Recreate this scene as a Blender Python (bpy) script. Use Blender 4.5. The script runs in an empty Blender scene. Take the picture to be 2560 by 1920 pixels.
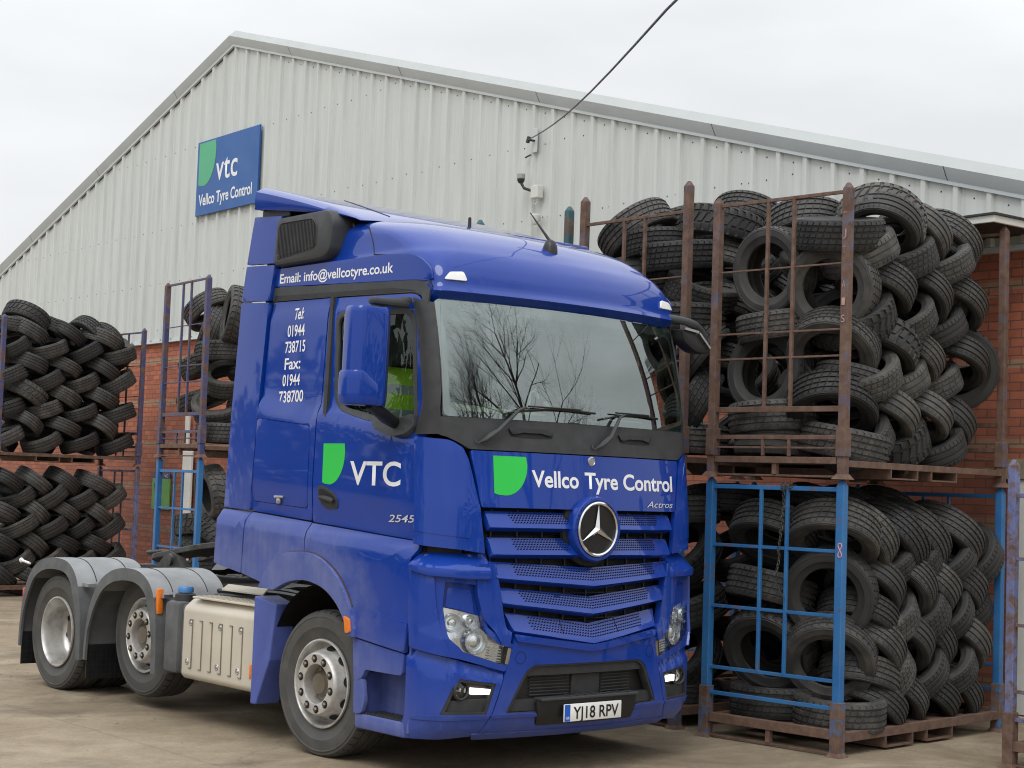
import bpy, bmesh, math, random
from mathutils import Vector, Matrix, Quaternion
sc = bpy.context.scene
COL = sc.collection
R = math.radians

# ---------------------------------------------------------------- camera
cam = bpy.data.cameras.new('camera'); camo = bpy.data.objects.new('camera', cam); COL.objects.link(camo)
CP = Vector((-7.7949, -9.5764, 1.8873)); YAW, PIT, ROL, FPX = .7114, .0637, -.0346, 4128.0
fw = Vector((math.sin(YAW)*math.cos(PIT), math.cos(YAW)*math.cos(PIT), math.sin(PIT)))
rt = Vector((math.cos(YAW), -math.sin(YAW), 0)); dn = fw.cross(rt)
rt2 = math.cos(ROL)*rt+math.sin(ROL)*dn; dn2 = -math.sin(ROL)*rt+math.cos(ROL)*dn
mw = Matrix((rt2, -dn2, -fw)).transposed().to_4x4(); mw.translation = CP
camo.matrix_world = mw
cam.sensor_width = 36; cam.lens = 36*FPX/2560; cam.clip_end = 600; cam.clip_start = .1
sc.camera = camo
sc.render.resolution_x, sc.render.resolution_y = 1024, 768
sc.view_settings.view_transform = 'Standard'; sc.view_settings.look = 'None'
sc.cycles.filter_width = 1.1
sc.view_settings.exposure = 0; sc.view_settings.gamma = 1

# ---------------------------------------------------------------- sky and sun
SUN_EL, SUN_AZ = 52, 235      # degrees; azimuth measured from +Y towards +X
w = bpy.data.worlds.new('World'); sc.world = w; w.use_nodes = True
nt = w.node_tree; nt.nodes.clear()
N = nt.nodes.new; L = nt.links.new
out = N('ShaderNodeOutputWorld'); bg = N('ShaderNodeBackground'); L(bg.outputs[0], out.inputs[0])
tc = N('ShaderNodeTexCoord'); sp = N('ShaderNodeSeparateXYZ'); L(tc.outputs['Generated'], sp.inputs[0])
el = N('ShaderNodeMapRange'); el.inputs[1].default_value = 0; el.inputs[2].default_value = 1
el.inputs[3].default_value = 0; el.inputs[4].default_value = 1; L(sp.outputs['Z'], el.inputs[0])
rmp = N('ShaderNodeValToRGB'); L(el.outputs[0], rmp.inputs[0])
cr = rmp.color_ramp
cr.elements[0].position = 0; cr.elements[0].color = (.80, .81, .82, 1)
cr.elements[1].position = 1; cr.elements[1].color = (1.75, 1.8, 1.86, 1)
e = cr.elements.new(.3); e.color = (.93, .945, .96, 1)
e = cr.elements.new(.12); e.color = (.86, .87, .885, 1)
mp = N('ShaderNodeMapping'); mp.inputs['Scale'].default_value = (1, 1, 3.2); L(tc.outputs['Generated'], mp.inputs[0])
nz = N('ShaderNodeTexNoise'); nz.inputs['Scale'].default_value = 2.6; nz.inputs['Detail'].default_value = 5
nz.inputs['Roughness'].default_value = .5; L(mp.outputs[0], nz.inputs['Vector'])
mr = N('ShaderNodeMapRange'); mr.inputs[1].default_value = .3; mr.inputs[2].default_value = .7
mr.inputs[3].default_value = .87; mr.inputs[4].default_value = 1.1; L(nz.outputs[0], mr.inputs[0])
ml = N('ShaderNodeMixRGB'); ml.blend_type = 'MULTIPLY'; ml.inputs[0].default_value = 1
L(rmp.outputs[0], ml.inputs[1]); L(mr.outputs[0], ml.inputs[2])
sky = N('ShaderNodeTexSky'); sky.sky_type = 'NISHITA'; sky.sun_disc = False
sky.sun_elevation = R(SUN_EL); sky.sun_rotation = R(SUN_AZ)
sk = N('ShaderNodeMixRGB'); sk.blend_type = 'MULTIPLY'; sk.inputs[0].default_value = 1
sk.inputs[2].default_value = (.1, .1, .1, 1); L(sky.outputs[0], sk.inputs[1])
mx = N('ShaderNodeMixRGB'); mx.inputs[0].default_value = .06
L(ml.outputs[0], mx.inputs[1]); L(sk.outputs[0], mx.inputs[2]); L(mx.outputs[0], bg.inputs[0])
bg.inputs[1].default_value = 1.07
sl = bpy.data.lights.new('sun', 'SUN'); sl.energy = 1.1; sl.angle = R(25); sl.color = (1, .98, .95)
so = bpy.data.objects.new('sun', sl); COL.objects.link(so)
sd = Vector((math.sin(R(SUN_AZ))*math.cos(R(SUN_EL)), math.cos(R(SUN_AZ))*math.cos(R(SUN_EL)), math.sin(R(SUN_EL))))
so.rotation_euler = sd.to_track_quat('Z', 'Y').to_euler(); so.location = sd*40

# ---------------------------------------------------------------- materials
def lin(r, g, b):
    f = lambda c: (c/255/12.92 if c/255 <= .04045 else ((c/255+.055)/1.055)**2.4)
    return (f(r), f(g), f(b), 1)
class Mat:
    def __init__(s, name):
        s.m = bpy.data.materials.new(name); s.m.use_nodes = True
        s.t = s.m.node_tree; s.b = s.t.nodes['Principled BSDF']; s.o = s.t.nodes['Material Output']
    def n(s, ty, **k):
        x = s.t.nodes.new('ShaderNode'+ty)
        for a, v in k.items():
            if a.startswith('i_'): x.inputs[a[2:].replace('_', ' ')].default_value = v
            elif a.startswith('x'): x.inputs[int(a[1:])].default_value = v
            else: setattr(x, a, v)
        return x
    def l(s, a, b): s.t.links.new(a, b)
    def set(s, **k):
        for a, v in k.items(): s.b.inputs[a.replace('_', ' ')].default_value = v
        return s
    def coord(s, scale=(1, 1, 1), kind='Object', loc=(0, 0, 0)):
        c = s.n('TexCoord'); m = s.n('Mapping'); m.inputs['Scale'].default_value = scale; m.inputs['Location'].default_value = loc
        s.l(c.outputs[kind], m.inputs[0]); return m.outputs[0]
    def noise(s, co, scale, detail=4, rough=.55, dist=0):
        x = s.n('TexNoise'); x.inputs['Scale'].default_value = scale; x.inputs['Detail'].default_value = detail
        x.inputs['Roughness'].default_value = rough; x.inputs['Distortion'].default_value = dist
        if co: s.l(co, x.inputs['Vector'])
        return x.outputs[0]
    def ramp(s, f, a, b, lo=0., hi=1.):
        x = s.n('MapRange'); x.inputs[1].default_value = a; x.inputs[2].default_value = b
        x.inputs[3].default_value = lo; x.inputs[4].default_value = hi; s.l(f, x.inputs[0]); return x.outputs[0]
    def math(s, op, a, b=0.):
        x = s.n('Math', operation=op)
        for i, v in enumerate((a, b)):
            if isinstance(v, (int, float)): x.inputs[i].default_value = v
            else: s.l(v, x.inputs[i])
        return x.outputs[0]
    def mix(s, f, a, b, mode='MIX'):
        x = s.n('MixRGB', blend_type=mode)
        for i, v in enumerate((f, a, b)):
            if isinstance(v, (int, float)): x.inputs[i].default_value = v
            elif isinstance(v, tuple): x.inputs[i].default_value = v
            else: s.l(v, x.inputs[i])
        return x.outputs[0]
    def color(s, c): s.l(c, s.b.inputs['Base Color']); return s
    def rough(s, c): s.l(c, s.b.inputs['Roughness']); return s
    def bump(s, h, dist=.01, strength=1.):
        x = s.n('Bump'); x.inputs['Distance'].default_value = dist; x.inputs['Strength'].default_value = strength
        s.l(h, x.inputs['Height']); s.l(x.outputs[0], s.b.inputs['Normal']); return s
def simple(name, col, rough=.5, metal=0., var=.25, vs=6., bump=0., **k):
    m = Mat(name); m.set(Roughness=rough, Metallic=metal, **k)
    co = m.coord(); n = m.noise(co, vs, 5)
    d = tuple(c*(1-var) for c in col[:3])+(1,); u = tuple(min(1, c*(1+var)) for c in col[:3])+(1,)
    m.color(m.mix(m.ramp(n, .3, .7), d, u))
    m.rough(m.ramp(m.noise(co, vs*2.3, 4), .3, .7, max(0, rough-.08), min(1, rough+.08)))
    if bump: m.bump(m.noise(co, vs*12, 3), bump, .6)
    return m.m
def paint(name, mode, amount):
    # glossy blue lorry paint; road dust thrown up round the wheel ('arch'), low down ('low') or hardly any
    m = Mat(name); co = m.coord()
    m.set(Roughness=.35, **{'Coat Weight': 1., 'Coat Roughness': .035, 'Coat IOR': 1.4, 'Specular IOR Level': .12})
    base = m.mix(m.ramp(m.noise(co, 1.3, 3), .3, .7), (.003, .036, .275, 1), (.004, .042, .315, 1))
    sx = m.n('SeparateXYZ'); m.l(co, sx.inputs[0])
    n = m.ramp(m.noise(co, 3.2, 7, .65), .3, .72)
    if mode == 'arch':
        dy = m.math('ADD', sx.outputs['Y'], -.18); dz = m.math('ADD', sx.outputs['Z'], -.78)
        d2 = m.math('SQRT', m.math('ADD', m.math('MULTIPLY', dy, dy), m.math('MULTIPLY', dz, dz)))
        d2 = m.math('ADD', d2, m.ramp(n, 0, 1, .12, -.12))
        z = m.math('MAXIMUM', m.ramp(d2, 1.0, .58), m.math('MULTIPLY', m.ramp(sx.outputs['Y'], .05, .45), m.ramp(sx.outputs['Z'], 1.75, 1.45)))
        z = m.math('MAXIMUM', z, m.ramp(sx.outputs['Z'], .95, .6))
        z = m.math('MAXIMUM', z, m.math('MULTIPLY', m.ramp(sx.outputs['Y'], .1, .9), m.ramp(sx.outputs['Z'], 2.2, 1.55, 0, .5)))
    elif mode == 'low': z = m.ramp(sx.outputs['Z'], .75, .22)
    else: z = m.ramp(sx.outputs['Z'], 2.1, .8)
    st = m.ramp(m.noise(m.coord((9, 9, .7)), 2.2, 4), .35, .8)
    d = m.math('MULTIPLY', z, m.math('ADD', m.math('MULTIPLY', n, .5), m.math('ADD', m.math('MULTIPLY', st, .2), .3)))
    d = m.math('MULTIPLY', d, amount)
    sp_ = m.ramp(m.noise(co, 90, 2), .62, .72)
    d = m.math('MINIMUM', m.math('ADD', d, m.math('MULTIPLY', m.math('MULTIPLY', sp_, z), .2*amount)), .92)
    m.color(m.mix(d, base, lin(138, 142, 168)))
    m.rough(m.ramp(d, 0, .6, .35, .75))
    cw = m.ramp(d, 0, .5, 1., .08); m.l(cw, m.b.inputs['Coat Weight'])
    return m.m
M = {}
M['blue'] = paint('blue_paint', 'none', .05)
M['dusty'] = paint('dusty_blue_paint', 'arch', .62)
M['bumper'] = paint('bumper_paint', 'low', .35)
M['fair'] = paint('fairing_paint', 'arch', .6)
M['fin'] = simple('dusty_fin', lin(76, 90, 158), .6, 0, .12, 5)
M['gap'] = simple('dark_gap', (.006, .006, .008, 1), .7)
M['trim'] = simple('grey_trim', lin(58, 60, 62), .55, 0, .12, 5, .0004)
M['black'] = simple('black_plastic', (.012, .012, .013, 1), .45, 0, .2, 8)
M['dark'] = simple('dark_plastic', (.028, .029, .031, 1), .6, 0, .25, 8, .0005)
M['chrome'] = simple('chrome', (.75, .75, .76, 1), .12, 1, .05)
M['silver'] = simple('silver', (.55, .55, .55, 1), .35, 1, .1)
M['bright'] = simple('bright_letters', (.62, .63, .65, 1), .25, .2, .05)
M['white'] = simple('white_vinyl', (.82, .83, .84, 1), .4, 0, .03)
M['plate'] = simple('plate_white', (.8, .8, .76, 1), .3, 0, .05)
M['ink'] = simple('plate_black', (.008, .008, .008, 1), .4)
M['euro'] = simple('plate_blue', lin(20, 90, 190), .4, 0, .05)
M['green'] = simple('green_vinyl', (.022, .56, .07, 1), .4, 0, .05, 2)
M['amber'] = simple('amber_lens', (.8, .2, .02, 1), .25, 0, .1)
M['red'] = simple('red_lens', (.5, .03, .02, 1), .25)
M['markl'] = simple('marker_white', (.85, .85, .83, 1), .2, 0, .04)
M['mud'] = simple('mudguard_plastic', lin(146, 148, 150), .65, 0, .2, 4, .0006)
M['mud2'] = simple('mudguard_dark', lin(92, 93, 94), .75, 0, .25, 6, .0006)
M['beige'] = simple('beige_shield', lin(196, 188, 172), .42, 0, .07, 3)
M['steel'] = simple('chassis_steel', (.03, .03, .032, 1), .6, .2, .4, 9, .001)
M['grease'] = simple('greasy_steel', (.07, .068, .064, 1), .5, .4, .5, 12, .001)
M['capblue'] = simple('cap_blue', lin(75, 130, 190), .4)
M['cloth'] = simple('interior_cloth', lin(165, 162, 154), .9, 0, .1)
M['dash'] = simple('dash_dark', (.035, .036, .038, 1), .7)
M['hiviz'] = simple('hiviz_fabric', (.58, 1.0, .05, 1), .8, 0, .1, 14, .003)
M['reflect'] = simple('reflective_band', lin(175, 182, 178), .4, 0, .08)
M['clothes'] = simple('dark_clothes', (.015, .017, .02, 1), .9)
M['skin'] = simple('skin', lin(205, 150, 125), .55, 0, .08)
M['hair'] = simple('dark_hair', (.02, .014, .01, 1), .7)
M['conc'] = None
def emit(name, col, st):
    m = Mat(name); m.set(Emission_Strength=st); m.b.inputs['Emission Color'].default_value = col; return m.m
M['drl'] = emit('daytime_light', (1, .9, .85, 1), 2.2)
def glass(name, tint, refl, rough=.0):
    m = Mat(name); m.t.nodes.remove(m.b)
    tr = m.n('BsdfTransparent'); tr.inputs[0].default_value = tint
    gl = m.n('BsdfGlossy'); gl.inputs[0].default_value = (.9, 1, .98, 1); gl.inputs['Roughness'].default_value = rough
    fr = m.n('Fresnel'); fr.inputs[0].default_value = 1.5
    f = m.ramp(fr.outputs[0], .04, 1, refl, 1.)
    mxs = m.n('MixShader'); m.l(f, mxs.inputs[0]); m.l(tr.outputs[0], mxs.inputs[1]); m.l(gl.outputs[0], mxs.inputs[2])
    m.l(mxs.outputs[0], m.o.inputs[0]); return m.m
M['glass'] = glass('windscreen_glass', (.62, .76, .73, 1), .25)
M['sglass'] = glass('side_glass', (.80, .88, .85, 1), .05)
M['lens'] = glass('lamp_lens', (.95, .97, .98, 1), .06)
M['mirror'] = simple('mirror_glass', (.6, .6, .6, 1), .03, 1, .02)
def rubber(name, lo, hi, dust):
    m = Mat(name); co = m.coord(); m.set(Roughness=.72)
    oi = m.n('ObjectInfo'); rnd = oi.outputs['Random']
    c = m.mix(rnd, lo, hi)
    n = m.ramp(m.noise(co, 7, 6, .6), .42, .8)
    c = m.mix(m.math('MULTIPLY', n, m.ramp(rnd, .35, 1, .12, dust)), c, lin(118, 112, 102))
    m.color(c); m.rough(m.ramp(n, 0, 1, .55, .85))
    m.bump(m.noise(co, 60, 3), .001, .5); return m.m
M['tyre'] = rubber('used_rubber', (.018, .018, .018, 1), (.058, .057, .055, 1), .85)
M['ltyre'] = rubber('lorry_rubber', (.05, .05, .049, 1), (.062, .061, .059, 1), .5)
def alloy(name, c):
    m = Mat(name); co = m.coord(); m.set(Metallic=.6, Roughness=.42)
    n = m.ramp(m.noise(co, 5, 6, .65), .4, .75)
    m.color(m.mix(n, c, lin(138, 132, 124))); m.rough(m.ramp(n, 0, 1, .35, .65)); return m.m
M['alloy'] = alloy('alloy_rim', lin(218, 217, 214))
M['hub'] = alloy('hub_metal', lin(190, 186, 176))
M['hubd'] = alloy('hub_centre', lin(120, 112, 100))
def rusty(name, c1, c2, amount, sc_=8.):
    m = Mat(name); co = m.coord(); m.set(Roughness=.6)
    oi = m.n('ObjectInfo')
    cv = m.n('VectorMath', operation='ADD'); m.l(co, cv.inputs[0]); m.l(oi.outputs['Random'], cv.inputs[1])
    n = m.noise(cv.outputs[0], sc_, 9, .72, .6)
    f = m.ramp(n, .62-amount*.3, .76-amount*.3)
    rust = m.mix(m.ramp(m.noise(co, 16, 5), .3, .7), lin(88, 66, 54), lin(118, 94, 80))
    pc = m.mix(m.ramp(m.noise(co, 2.5, 4), .3, .7), c1, c2)
    m.color(m.mix(f, pc, rust)); m.rough(m.ramp(f, 0, 1, .48, .85))
    m.bump(m.math('ADD', m.noise(co, 45, 3), f), .002, .5); return m.m
M['cblue'] = rusty('cage_blue_paint', lin(40, 98, 156), lin(58, 120, 174), .2)
M['cblue2'] = rusty('cage_blue_worn', lin(44, 100, 156), lin(62, 122, 172), .85)
M['cviolet'] = rusty('cage_worn_paint', lin(76, 82, 122), lin(96, 98, 112), .95)
M['cnavy'] = rusty('cage_navy_paint', lin(58, 64, 116), lin(80, 84, 118), .6)
M['crust'] = rusty('cage_rust', lin(92, 90, 98), lin(80, 84, 120), 1.15)
M['cgreen'] = rusty('cage_green_paint', lin(38, 82, 92), lin(50, 96, 98), .35)
M['cpale'] = rusty('cage_pale_blue', lin(92, 106, 158), lin(112, 120, 158), .6)
def brickmat():
    m = Mat('red_brick'); c = m.n('TexCoord'); mp_ = m.n('Mapping'); mp_.inputs['Rotation'].default_value = (0, 0, 0)
    sx = m.n('SeparateXYZ'); m.l(c.outputs['Object'], sx.inputs[0])
    cb = m.n('CombineXYZ'); m.l(sx.outputs['Y'], cb.inputs[0]); m.l(sx.outputs['Z'], cb.inputs[1])
    dn_ = m.n('TexNoise'); dn_.inputs['Scale'].default_value = 6; m.l(cb.outputs[0], dn_.inputs['Vector'])
    sub = m.n('VectorMath', operation='SCALE'); m.l(dn_.outputs['Color'], sub.inputs[0]); sub.inputs['Scale'].default_value = .012
    add = m.n('VectorMath', operation='ADD'); m.l(cb.outputs[0], add.inputs[0]); m.l(sub.outputs[0], add.inputs[1])
    b = m.n('TexBrick'); m.l(add.outputs[0], b.inputs['Vector'])
    b.inputs['Scale'].default_value = 1; b.inputs['Brick Width'].default_value = .235; b.inputs['Row Height'].default_value = .079
    b.inputs['Mortar Size'].default_value = .006; b.inputs['Mortar Smooth'].default_value = .25; b.inputs['Bias'].default_value = 0
    b.inputs['Color1'].default_value = lin(160, 92, 70); b.inputs['Color2'].default_value = lin(200, 118, 88)
    b.inputs['Mortar'].default_value = lin(112, 92, 80)
    # single courses of buff brick every nine rows
    ph = m.math('FRACT', m.math('DIVIDE', m.math('ADD', sx.outputs['Z'], .5*.079-3.16+7.11), .711))
    band = m.math('LESS_THAN', ph, .111)
    buff = m.mix(m.math('MULTIPLY', band, m.math('SUBTRACT', 1, b.outputs['Fac'])), b.outputs['Color'], lin(168, 140, 112))
    vn = m.noise(cb.outputs[0], 1.6, 5, .6)
    dirt = m.math('MULTIPLY', m.ramp(sx.outputs['Z'], 3.4, 1.6), m.ramp(vn, .25, .65, .35, 1.))
    col = m.mix(m.math('MULTIPLY', dirt, .68), buff, lin(92, 66, 56))
    blot = m.ramp(m.noise(cb.outputs[0], 11, 4), .35, .75)
    col = m.mix(m.math('MULTIPLY', blot, .35), col, lin(128, 76, 62))
    m.color(col); m.set(Roughness=.88)
    h = m.math('ADD', m.math('MULTIPLY', b.outputs['Fac'], -1), m.math('MULTIPLY', m.noise(cb.outputs[0], 60, 4), .4))
    m.bump(h, .008, .9); return m.m
M['brick'] = brickmat()
def cladmat():
    m = Mat('grey_cladding'); co = m.coord(); m.set(Roughness=.45)
    n = m.ramp(m.noise(m.coord((1, 6, .35)), 2.2, 6, .6), .3, .75)
    c = m.mix(n, lin(208, 211, 207), lin(190, 194, 190))
    st = m.ramp(m.noise(m.coord((1, 26, .22)), 1.6, 4), .58, .8)
    c = m.mix(m.math('MULTIPLY', st, .35), c, lin(160, 164, 158))
    m.color(c); m.rough(m.ramp(n, 0, 1, .4, .6)); return m.m
M['clad'] = cladmat()
M['flash2'] = simple('verge_top_dimmed', lin(168, 172, 170), .45, 0, .04, 2)  # flashing colour darkened to offset the full sky light on this face
M['lampref'] = simple('lamp_reflector', (.9, .91, .92, 1), .22, .8, .05)
M['flash'] = simple('roof_flashing', lin(196, 199, 196), .45, 0, .04, 2)
M['flashd'] = simple('roof_fascia_lifted', lin(206, 213, 216), .5, 0, .05, 2)  # flashing colour lightened to offset shade on the under face; drip trim too
M['signblue'] = simple('sign_blue', lin(38, 92, 160), .45, 0, .05, 1)
M['signgreen'] = simple('sign_green', lin(82, 176, 130), .5, 0, .05, 1)
M['wgreen'] = simple('board_green', lin(86, 150, 62), .5, 0, .08, 3)
M['wblue'] = simple('board_blue', lin(28, 44, 110), .5, 0, .08, 3)
M['whitep'] = simple('white_plastic', lin(214, 214, 208), .5, 0, .06, 4)
M['soffit'] = simple('soffit_dark', lin(60, 52, 48), .8)
M['bark'] = simple('bark', (.03, .026, .022, 1), .9, 0, .3, 8)
def groundmat():
    m = Mat('yard_concrete'); co = m.coord(); m.set(Roughness=.85)
    a = m.noise(co, .35, 8, .6, .3); b = m.noise(co, 1.7, 8, .65, .5)
    c = m.mix(m.ramp(a, .3, .7), lin(140, 125, 102), lin(166, 151, 127))
    c = m.mix(m.math('MULTIPLY', m.ramp(b, .42, .68), .6), c, lin(118, 102, 80))
    st = m.ramp(m.noise(m.coord((.8, 1.1, 1), loc=(3, 1, 0)), .75, 8, .62, .9), .5, .7)
    c = m.mix(m.math('MULTIPLY', st, .75), c, lin(94, 80, 62))
    oil = m.ramp(m.noise(m.coord(loc=(7, 2, 0)), 1.1, 5, .55), .58, .72)
    c = m.mix(m.math('MULTIPLY', oil, .65), c, lin(74, 67, 58))
    gr = m.noise(co, 26, 8, .8)
    c = m.mix(m.math('MULTIPLY', m.ramp(gr, .42, .62), .45), c, lin(112, 100, 84))
    sp_ = m.ramp(m.noise(co, 60, 4, .7), .62, .7)
    c = m.mix(m.math('MULTIPLY', sp_, .6), c, lin(80, 72, 62))
    lp = m.ramp(m.noise(m.coord(loc=(5, 9, 0)), 75, 3), .7, .76)
    c = m.mix(m.math('MULTIPLY', lp, .5), c, lin(205, 196, 178))
    wv = m.noise(m.coord((.7, 1.1, 1)), 1.0, 7, .62, .8)
    c = m.mix(m.math('MULTIPLY', m.ramp(wv, .55, .7), .3), c, lin(196, 184, 162))
    v = m.n('TexVoronoi', feature='DISTANCE_TO_EDGE'); v.inputs['Scale'].default_value = .32
    dv = m.n('VectorMath', operation='ADD'); m.l(co, dv.inputs[0])
    nn = m.n('TexNoise'); nn.inputs['Scale'].default_value = 1.5; nn.inputs['Detail'].default_value = 6; m.l(co, nn.inputs['Vector']); m.l(nn.outputs['Color'], dv.inputs[1])
    m.l(dv.outputs[0], v.inputs['Vector'])
    ck = m.ramp(v.outputs['Distance'], .0, .006, 1, 0)
    c = m.mix(m.math('MULTIPLY', ck, .32), c, lin(84, 74, 62))
    sxy = m.n('SeparateXYZ'); wob = m.n('VectorMath', operation='ADD'); m.l(co, wob.inputs[0])
    wn = m.n('TexNoise'); wn.inputs['Scale'].default_value = 3; wn.inputs['Detail'].default_value = 5; m.l(co, wn.inputs['Vector'])
    ws_ = m.n('VectorMath', operation='SCALE'); m.l(wn.outputs['Color'], ws_.inputs[0]); ws_.inputs['Scale'].default_value = .07; m.l(ws_.outputs[0], wob.inputs[1]); m.l(wob.outputs[0], sxy.inputs[0])
    for ax, per, o_ in (('X', 4.7, 1.3), ('Y', 6.1, 2.9)):
        fr = m.math('ABSOLUTE', m.math('SUBTRACT', m.math('FRACT', m.math('DIVIDE', m.math('ADD', sxy.outputs[ax], 50+o_), per)), .5))
        ln = m.ramp(fr, .0018, .0042, 1, 0)
        c = m.mix(m.math('MULTIPLY', ln, .22), c, lin(86, 76, 62))
    m.color(c)
    h = m.math('ADD', m.noise(co, 22, 8, .7), m.math('MULTIPLY', b, 2.))
    m.bump(h, .012, .6); m.rough(m.ramp(b, .3, .7, .8, .95)); return m.m
M['ground'] = groundmat()

# ---------------------------------------------------------------- mesh helpers
def link(name, me, parent=None, mat=None, ang=38):
    o = bpy.data.objects.new(name, me); COL.objects.link(o)
    if parent: o.parent = parent
    if mat:
        for mm in (mat if isinstance(mat, (list, tuple)) else [mat]): me.materials.append(M[mm] if isinstance(mm, str) else mm)
    if ang:
        for p in me.polygons: p.use_smooth = True
        me.set_sharp_from_angle(angle=R(ang))
    return o
def tag(o, label=None, cat=None, group=None, kind=None):
    if label: o['label'] = label
    if cat: o['category'] = cat
    if group: o['group'] = group
    if kind: o['kind'] = kind
    return o
def empty(name, loc=(0, 0, 0), rz=0, label=None, cat=None, group=None):
    o = bpy.data.objects.new(name, None); COL.objects.link(o); o.location = loc; o.rotation_euler = (0, 0, rz)
    o.empty_display_size = .2
    return tag(o, label, cat, group)
class MB:
    def __init__(s): s.v = []; s.f = []; s.mi = []
    def add(s, vs, fs, mi=0):
        b = len(s.v); s.v += [tuple(v) for v in vs]; s.f += [tuple(i+b for i in f) for f in fs]; s.mi += [mi]*len(fs); return s
    def box(s, a, b, mi=0, bev=0):
        (x0, y0, z0), (x1, y1, z1) = a, b
        x0, x1 = sorted((x0, x1)); y0, y1 = sorted((y0, y1)); z0, z1 = sorted((z0, z1))
        if bev:
            bm = bmesh.new(); bmesh.ops.create_cube(bm, size=1)
            for v in bm.verts: v.co = Vector(((x0+x1)/2+v.co.x*(x1-x0), (y0+y1)/2+v.co.y*(y1-y0), (z0+z1)/2+v.co.z*(z1-z0)))
            bmesh.ops.bevel(bm, geom=bm.edges[:], offset=bev, segments=2, affect='EDGES', profile=.5)
            bm.verts.index_update(); s.add([v.co for v in bm.verts], [[v.index for v in f.verts] for f in bm.faces], mi); bm.free(); return s
        return s.add([(x0, y0, z0), (x1, y0, z0), (x1, y1, z0), (x0, y1, z0), (x0, y0, z1), (x1, y0, z1), (x1, y1, z1), (x0, y1, z1)],
                     [(0, 3, 2, 1), (4, 5, 6, 7), (0, 1, 5, 4), (1, 2, 6, 5), (2, 3, 7, 6), (3, 0, 4, 7)], mi)
    def tube(s, pts, r, n=8, mi=0, caps=True):
        pts = [Vector(p) for p in pts]; rs = r if isinstance(r, (list, tuple)) else [r]*len(pts)
        rings = []; up = None
        for i, p in enumerate(pts):
            d = ((pts[min(i+1, len(pts)-1)]-pts[max(i-1, 0)])).normalized()
            if up is None: up = d.orthogonal().normalized()
            up = (up-d*up.dot(d)).normalized(); q = d.cross(up)
            rings.append([p+(up*math.cos(2*math.pi*k/n)+q*math.sin(2*math.pi*k/n))*rs[i] for k in range(n)])
        vs = [v for g in rings for v in g]; fs = []
        for i in range(len(pts)-1):
            for k in range(n): fs.append((i*n+k, i*n+(k+1) % n, (i+1)*n+(k+1) % n, (i+1)*n+k))
        if caps: fs.append(tuple(range(n))[::-1]); fs.append(tuple((len(pts)-1)*n+k for k in range(n)))
        return s.add(vs, fs, mi)
    def bar(s, p0, p1, wd, ht, mi=0, up=(0, 0, 1)):
        p0, p1 = Vector(p0), Vector(p1); d = (p1-p0).normalized(); u = Vector(up)
        if abs(d.dot(u)) > .95: u = Vector((1, 0, 0))
        q = d.cross(u).normalized(); u = q.cross(d)
        vs = [p+q*a*wd/2+u*b*ht/2 for p in (p0, p1) for a, b in ((-1, -1), (1, -1), (1, 1), (-1, 1))]
        return s.add(vs, [(0, 1, 2, 3), (7, 6, 5, 4), (0, 4, 5, 1), (1, 5, 6, 2), (2, 6, 7, 3), (3, 7, 4, 0)], mi)
    def prism(s, poly, a, b, axis='x', mi=0):
        # polygon in the plane across the axis, extruded a..b;  x:(y,z)  y:(x,z)  z:(x,y)
        f = {'x': lambda p, t: (t, p[0], p[1]), 'y': lambda p, t: (p[0], t, p[1]), 'z': lambda p, t: (p[0], p[1], t)}[axis]
        n = len(poly); vs = [f(p, a) for p in poly]+[f(p, b) for p in poly]
        return s.add(vs, [tuple(range(n))[::-1], tuple(range(n, 2*n))]+[(i, (i+1) % n, n+(i+1) % n, n+i) for i in range(n)], mi)
    def lathe(s, prof, c=(0, 0, 0), axis='x', n=48, closed=False, mi=0, flip=1):
        # prof: list of (radius, along)
        c = Vector(c); vs = []; fs = []; m = len(prof)
        for k in range(n):
            a = 2*math.pi*k/n; ca, sa = math.cos(a), math.sin(a)
            for r, t in prof:
                t *= flip
                if axis == 'x': vs.append(c+Vector((t, r*ca, r*sa)))
                elif axis == 'y': vs.append(c+Vector((r*ca, t, r*sa)))
                else: vs.append(c+Vector((r*ca, r*sa, t)))
        for k in range(n):
            k2 = (k+1) % n
            for j in range(m if closed else m-1): fs.append((k*m+j, k*m+(j+1) % m, k2*m+(j+1) % m, k2*m+j))
        return s.add(vs, fs, mi)
    def grid(s, fn, nu, nv, mi=0):
        vs = [fn(i/nu, j/nv) for j in range(nv+1) for i in range(nu+1)]
        return s.add(vs, [(j*(nu+1)+i, j*(nu+1)+i+1, (j+1)*(nu+1)+i+1, (j+1)*(nu+1)+i) for j in range(nv) for i in range(nu)], mi)
    def build(s, name, mat, parent=None, ang=38, bev=0, fix=True):
        me = bpy.data.meshes.new(name); me.from_pydata(s.v, [], s.f)
        if any(s.mi): me.polygons.foreach_set('material_index', s.mi)
        if fix or bev:
            bm = bmesh.new(); bm.from_mesh(me)
            if bev:
                ed = [e for e in bm.edges if len(e.link_faces) == 2 and e.calc_face_angle(0) > R(30)]
                bmesh.ops.bevel(bm, geom=ed, offset=bev, segments=2, affect='EDGES', profile=.5, clamp_overlap=True)
            bmesh.ops.recalc_face_normals(bm, faces=bm.faces[:]); bm.to_mesh(me); bm.free()
        me.update()
        return link(name, me, parent, mat, ang)
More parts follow.
